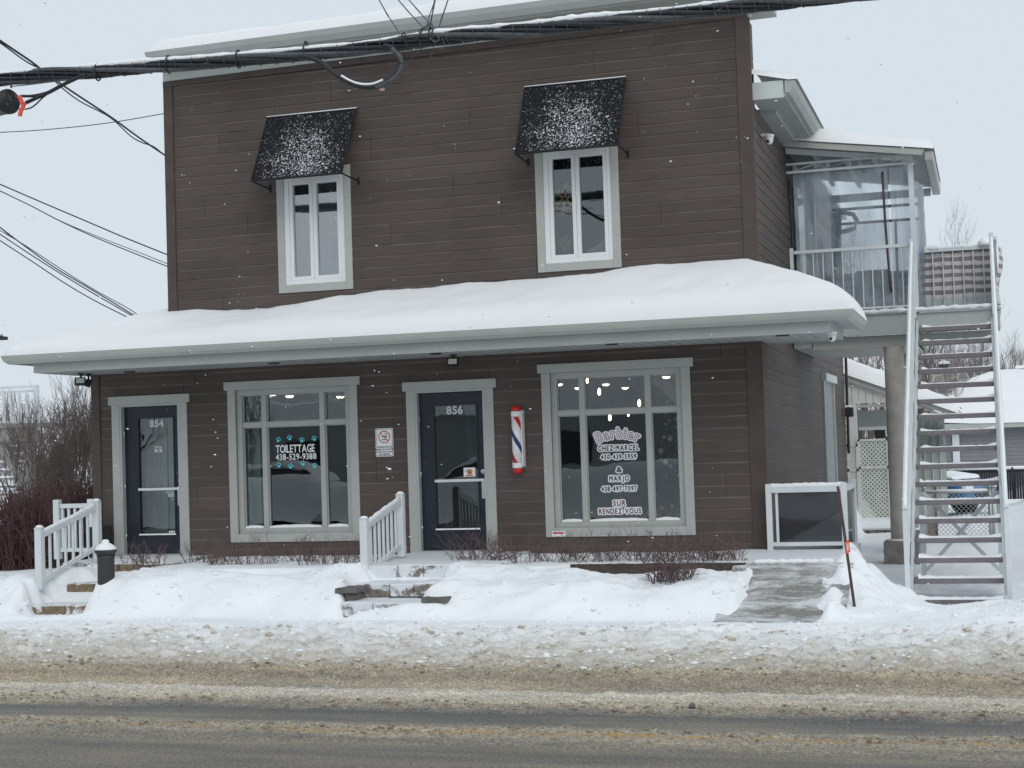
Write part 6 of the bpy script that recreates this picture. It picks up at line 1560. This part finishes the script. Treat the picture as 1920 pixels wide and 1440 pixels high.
grid_obj('house_roof_snow', np.array(lin(x0-.35, x1+.4, .15)), np.array(lin(HY-.48, HY+8, .15)), hh, SNOWR, kind='stuff', label='smooth thick snow on the roof of the grey house', cat='roof snow')
c = atY(1800, 712, HY+6); ch = thing('stone_chimney', (c.x, HY+6, c.z-1), 'broad fieldstone chimney with a small metal cap seen through the treads', 'chimney')
x0_, x1_, z0_, z1_ = pxrect(1742, 1852, 696, 760, Y=HY+6)
def m_field():
    m, nt, b = new_mat('fieldstone'); v = N(nt, 'ShaderNodeTexVoronoi', feature='DISTANCE_TO_EDGE'); v.inputs['Scale'].default_value = 3.2; nt.links.new(worldpos(nt), v.inputs['Vector'])
    v2 = N(nt, 'ShaderNodeTexVoronoi'); v2.inputs['Scale'].default_value = 3.2; nt.links.new(worldpos(nt), v2.inputs['Vector'])
    sp = N(nt, 'ShaderNodeSeparateXYZ'); nt.links.new(v2.outputs['Color'], sp.inputs[0])
    r = ramp(nt, sp.outputs[0], [(0, (.13,.125,.12)), (1, (.26,.25,.23))]); e = ramp(nt, v.outputs[0], [(.03, (.42,.40,.36)), (.06, (0,0,0))]); f = math_(nt, 'LESS_THAN', v.outputs[0], .045)
    nt.links.new(mixc(nt, f, r.outputs[0], (.42,.40,.36)), b.inputs['Base Color']); b.inputs['Roughness'].default_value = .9; bump(nt, b, v.outputs[0], 1, .05); return m
m = MB(); m.box(x0_, x1_, HY+6, HY+6.8, z0_-1, z1_); m.build('stonework', m_field(), ch); m = MB(); m.box(x0_-.05, x1_+.05, HY+5.95, HY+6.85, z1_+.001, z1_+.12); bevel(m.build('snow_cap', SNOW, ch), .05)
c = atY(1771, 690, HY+6.3); m = MB(); m.lathe((c.x, HY+6.3, c.z-.25), [(.14, 0), (.14, .28), (.10, .30), (.22, .33), (.20, .38), (.1, .45)], 12); m.build('flue', DARKM, ch); m = MB(); m.lathe((c.x, HY+6.3, c.z+.13), [(.22, 0), (.15, .10), (0, .13)], 12); m.build('flue_snow', SNOW, ch)
ch = thing('brown_chimney', atY(1915, 700, HY+5), 'short brown chimney with snow on top at the right edge', 'chimney'); pb('stack', (1908, 1960, 690, 720), HY+5, .6, simple('chimney_brown', (.10,.08,.09), .8), ch); pb('snow_cap', (1905, 1962, 684, 690), HY+4.95, .7, SNOW, ch)
c = atY(1793, 760, 20); m = MB(); m.tube([atY(1793.5, 720, 20), atY(1793.5, 765, 20)], .03, 6); m.tube([atY(1776, 733, 20), atY(1786, 730, 20), atY(1793, 722, 20)], .02, 5); m.build('vent_pipe', GALV, None, label='slim vent pipe in front of the snowy roof behind the treads', cat='pipe')

FY = 20.0
fn = thing('black_fence', (atY(1850, 900, FY).x, FY, -.5), 'black slatted chain link fence with a line of snow on top at the right', 'fence')
x0, x1, z0, z1 = pxrect(1775, 2010, 881, 956, Y=FY, xm=1850); z0 = -.3
BK = simple('black_slats', (.022,.023,.028), .6, .3, 12, .0)
k = 0; x = x0
while x < x1: m = MB(); m.box(x, min(x+.052, x1), FY, FY+.012, z0, z1-.03); m.build('slat', BK, fn); x += .058
for x in (x0+.02, atY(1899, 900, FY).x, x1-.05): m = MB(); m.tube([(x, FY-.03, z0), (x, FY-.03, z1+.05)], .03, 8); m.build('post', BLACK, fn)
m = MB(); m.tube([(x0, FY-.02, z1-.02), (x1, FY-.02, z1-.02)], .025, 8); m.build('top_rail', BLACK, fn); m = MB(); m.tube([(x0, FY-.0, z1+.03), (x1, FY-.0, z1+.03)], .045, 8); m.build('rail_snow', SNOW, fn)
nosmoke('no_parking_sign', (1776, 1789, 883, 902), FY-.15, 'small white prohibition sign on the black fence', False)

# chain link gate
GY = 7.4
gt = thing('chain_link_gate', (atY(1800, 960, GY).x, GY, -.5), 'galvanised chain link gate behind the staircase', 'gate')
x0, x1, z0, z1 = pxrect(1735, 1858, 922, 1040, Y=GY); z0 = -.42
def mesh_wire(x0, x1, z0, z1, Y, name, par, sp=.075, r=.0045):
    W, H = x1-x0, z1-z0; m = MB()
    for sg in (1, -1):
        k = -H
        while k < W:
            t0, t1 = max(0, -k), min(H, W-k)
            if t1 > t0+.01: m.tube([(x0+k+t_, Y+sg*.004, z0+(t_ if sg > 0 else H-t_)) for t_ in (t0, t1)], r, 3, cap=False)
            k += sp
    o = m.build(name, GALV, par); o['kind'] = 'stuff'
mesh_wire(x0, x1, z0, z1, GY, 'wire_mesh', gt)
RUST = simple('rusty_pipe', (.20,.15,.14), .7, .3, 14, .2)
for a, b, mt in (((x0, z1), (x1, z1), GALV), ((x0, (z0+z1)/2-.05), (x1, (z0+z1)/2-.05), RUST), ((x0, z0), (x1, z0), GALV)):
    m = MB(); m.tube([(a[0], GY, a[1]), (b[0], GY, b[1])], .024, 8); m.build('rail', mt, gt)
for x, r, mt in ((x0, .03, GALV), (x0+.18, .022, RUST), (x1, .036, GALV), (x1+.05, .03, GALV)):
    m = MB(); m.tube([(x, GY, -.6), (x, GY, z1+.06)], r, 10); m.lathe((x, GY, z1+.06), [(r*1.3, 0), (r, .03), (0, .045)], 10); m.build('post', mt, gt)
m = MB(); m.tube([(x0, GY, z1+.02), (x1, GY, z1+.02)], .024, 8); m.build('rail_snow', SNOW, gt)
m = MB(); x_, _, za, zb2 = pxrect(1738, 1752, 975, 1030, Y=GY+.6); m.box(x_, x_+.15, GY+.5, GY+.56, -.5, za+.45); o = m.build('wooden_box', simple('tan_board', (.25,.22,.17), .8), None, label='tan board leaning behind the left post of the chain link gate', cat='board')

# blue parked car behind the gate
def car(base, rot, paint, lab, snow=True):
    t = thing('parked_car', base, lab, 'car'); R = Matrix.Translation(base) @ Matrix.Rotation(rot, 4, 'Z')
    def put(m, name, mat, sub=0):
        m.v = [tuple(R @ Vector(v)) for v in m.v]; o = m.build(name, mat, t)
        if sub: bevel(o, sub, 3)
        return o
    # profile along x (length 4.4, front at +x)
    low = [(-2.15,.30),(-2.2,.60),(-2.1,.90),(-1.2,.95),(1.0,.93),(1.9,.80),(2.18,.62),(2.2,.32)]
    m = MB(); m.prism([(x, -.86, z) for x, z in low], (0, 1.72, 0)); put(m, 'body', paint, .09)
    cab = [(-1.9,.93),(-1.55,1.38),(-.2,1.46),(.45,1.36),(1.15,.93)]
    m = MB(); k = len(cab); vs = [(x, -(.80 if z < 1 else .64), z) for x, z in cab]+[(x, (.80 if z < 1 else .64), z) for x, z in cab]
    m.add(vs, [tuple(range(k)), tuple(range(2*k-1, k-1, -1))]+[(i, k+i, k+(i+1)%k, (i+1)%k) for i in range(k)]); put(m, 'cabin_glass', simple('car_glass', (.03,.035,.04), .1, .1, 3, 0, spec=.6) if 'car_glass' not in MATS else MATS['car_glass'], .04)
    m = MB(); m.prism([(-1.5, -.64, 1.40), (-.2, -.64, 1.475), (.40, -.64, 1.385), (.40, -.64, 1.40), (-.2, -.64, 1.50), (-1.5, -.64, 1.42)], (0, 1.28, 0)); put(m, 'roof', paint)
    if snow:
        m = MB(); m.prism([(-1.55, -.62, 1.43), (-.2, -.62, 1.505), (.45, -.62, 1.405), (1.1, -.62, 1.02), (1.0, -.62, 1.14), (.35, -.62, 1.56), (-.3, -.62, 1.64), (-1.5, -.62, 1.56)], (0, 1.24, 0)); put(m, 'roof_snow', SNOW, .05)
        m = MB(); m.prism([(1.05, -.7, .95), (1.85, -.7, .84), (1.8, -.7, .92), (1.15, -.7, 1.02)], (0, 1.4, 0)); put(m, 'hood_snow', SNOW, .03)
    for x in (-1.35, 1.38):
        for y in (-.80, .80):
            m = MB(); m.lathe((x, y-.1, .32), [(.20, 0), (.32, .01), (.335, .05), (.335, .15), (.32, .19), (.2, .2)], 22, axis='y'); o = put(m, 'wheel', BLACK)
            m = MB(); m.lathe((x, y-(.105 if y < 0 else -.100), .32), [(0, 0), (.19, .0), (.2, .004)], 16, axis='y'); put(m, 'hubcap', CHROME)
    for y in (-.62, .62): m = MB(); m.box(2.06, 2.19, y-.19, y+.19, .62, .76); put(m, 'headlight', VINYL, .03)
    m = MB(); m.box(2.19, 2.215, -.35, .35, .45, .58); put(m, 'grille', BLACK)
    for y in (-.92, .92): m = MB(); m.box(.62, .82, y-.08, y+.08, .95, 1.08); put(m, 'mirror', paint, .03)
    return t
c = atY(1838, 930, 17); car((c.x-1.95, 18.0, -.55), math.radians(-24), BLUECAR, 'blue car with a snowy roof parked behind the chain link gate')

# ------------------------------------------------------------------ across the street (seen only in the window reflections)
c_ = car((-19.5, -22.5, -.5), math.radians(0), WHITECAR, 'white car parked across the street, out of the frame')
car((-13.8, -23.0, -.5), math.radians(180), simple('grey_paint', (.12,.12,.13), .3, .1, 3, 0), 'grey car parked across the street, out of the frame')
def bank_h(x, y): return -.5+1.25*np.exp(-((y+19.0-.3*np.sin(x))/.8)**2)*(.75+.5*vnoise(x*.5, y*.3, 7))+.12*fbm(x*1.5, y*1.5, 8, 4)
grid_obj('far_snow_bank', np.array(lin(-60, -6.5, .25)), np.array(lin(-21.5, -17.2, .12)), bank_h, SNOW)
h = thing('opposite_house', (-22, -42, -.5), 'snow roofed light sided house across the street, out of the frame', 'house')
m = MB(); m.box(-32, -12, -50, -42, -.5, 2.7); m.build('wall', simple('light_siding', (.34,.36,.37), .8), h)  # unseen wall, toned light so the shop windows reflect mid grey
m = MB(); m.add([(-32.6,-50.5,2.7),(-11.4,-50.5,2.7),(-11.4,-41.5,2.7),(-32.6,-41.5,2.7),(-28,-46,5.4),(-16,-46,5.4)], [(3,2,5,4),(0,4,5,1),(1,5,2),(0,3,4),(0,1,2,3)]); m.build('roof', SNOWR, h)
for x in (-29, -24, -17): m = MB(); m.box(x, x+1.6, -41.99, -41.93, .6, 1.9); m.build('window', DARKM, h)
for i, (x, y, hh_) in enumerate(((-34, -36, 11), (-27, -34, 9), (-10, -40, 12), (-3, -44, 10), (-45, -40, 12))): bare_tree('street_tree', (x, y, -.5), hh_*.75, .2, 'bare tree number %s across the street, out of the frame' % ('one two three four five'.split()[i]), 700+i, depth=4, kids=(3,4), thr=.05)
conifer((-7.0, -36, -.5), 8, 2.2, 'dark evergreen across the street, out of the frame', 403, TREEG)

# ------------------------------------------------------------------ falling snow
m = MB(); q = random.Random(99)
for i in range(420):
    dpt = q.uniform(3.0, 19) if i > 60 else q.uniform(4, 9); px, py = q.uniform(-40, 1960), q.uniform(-40, 1330); d = ray(px, py); p = CAM+d*dpt
    if p.y > -.3 and p.x > XL: continue
    if p.z < -.3: continue
    r = .003+.0055*q.random()**3 if dpt > 7 else .002+.002*q.random()
    lump(m, p, r, q.random(), True)
m.build('falling_snow', SNOW, None, label='scattered snowflakes falling through the air', cat='snowflakes', kind='stuff')
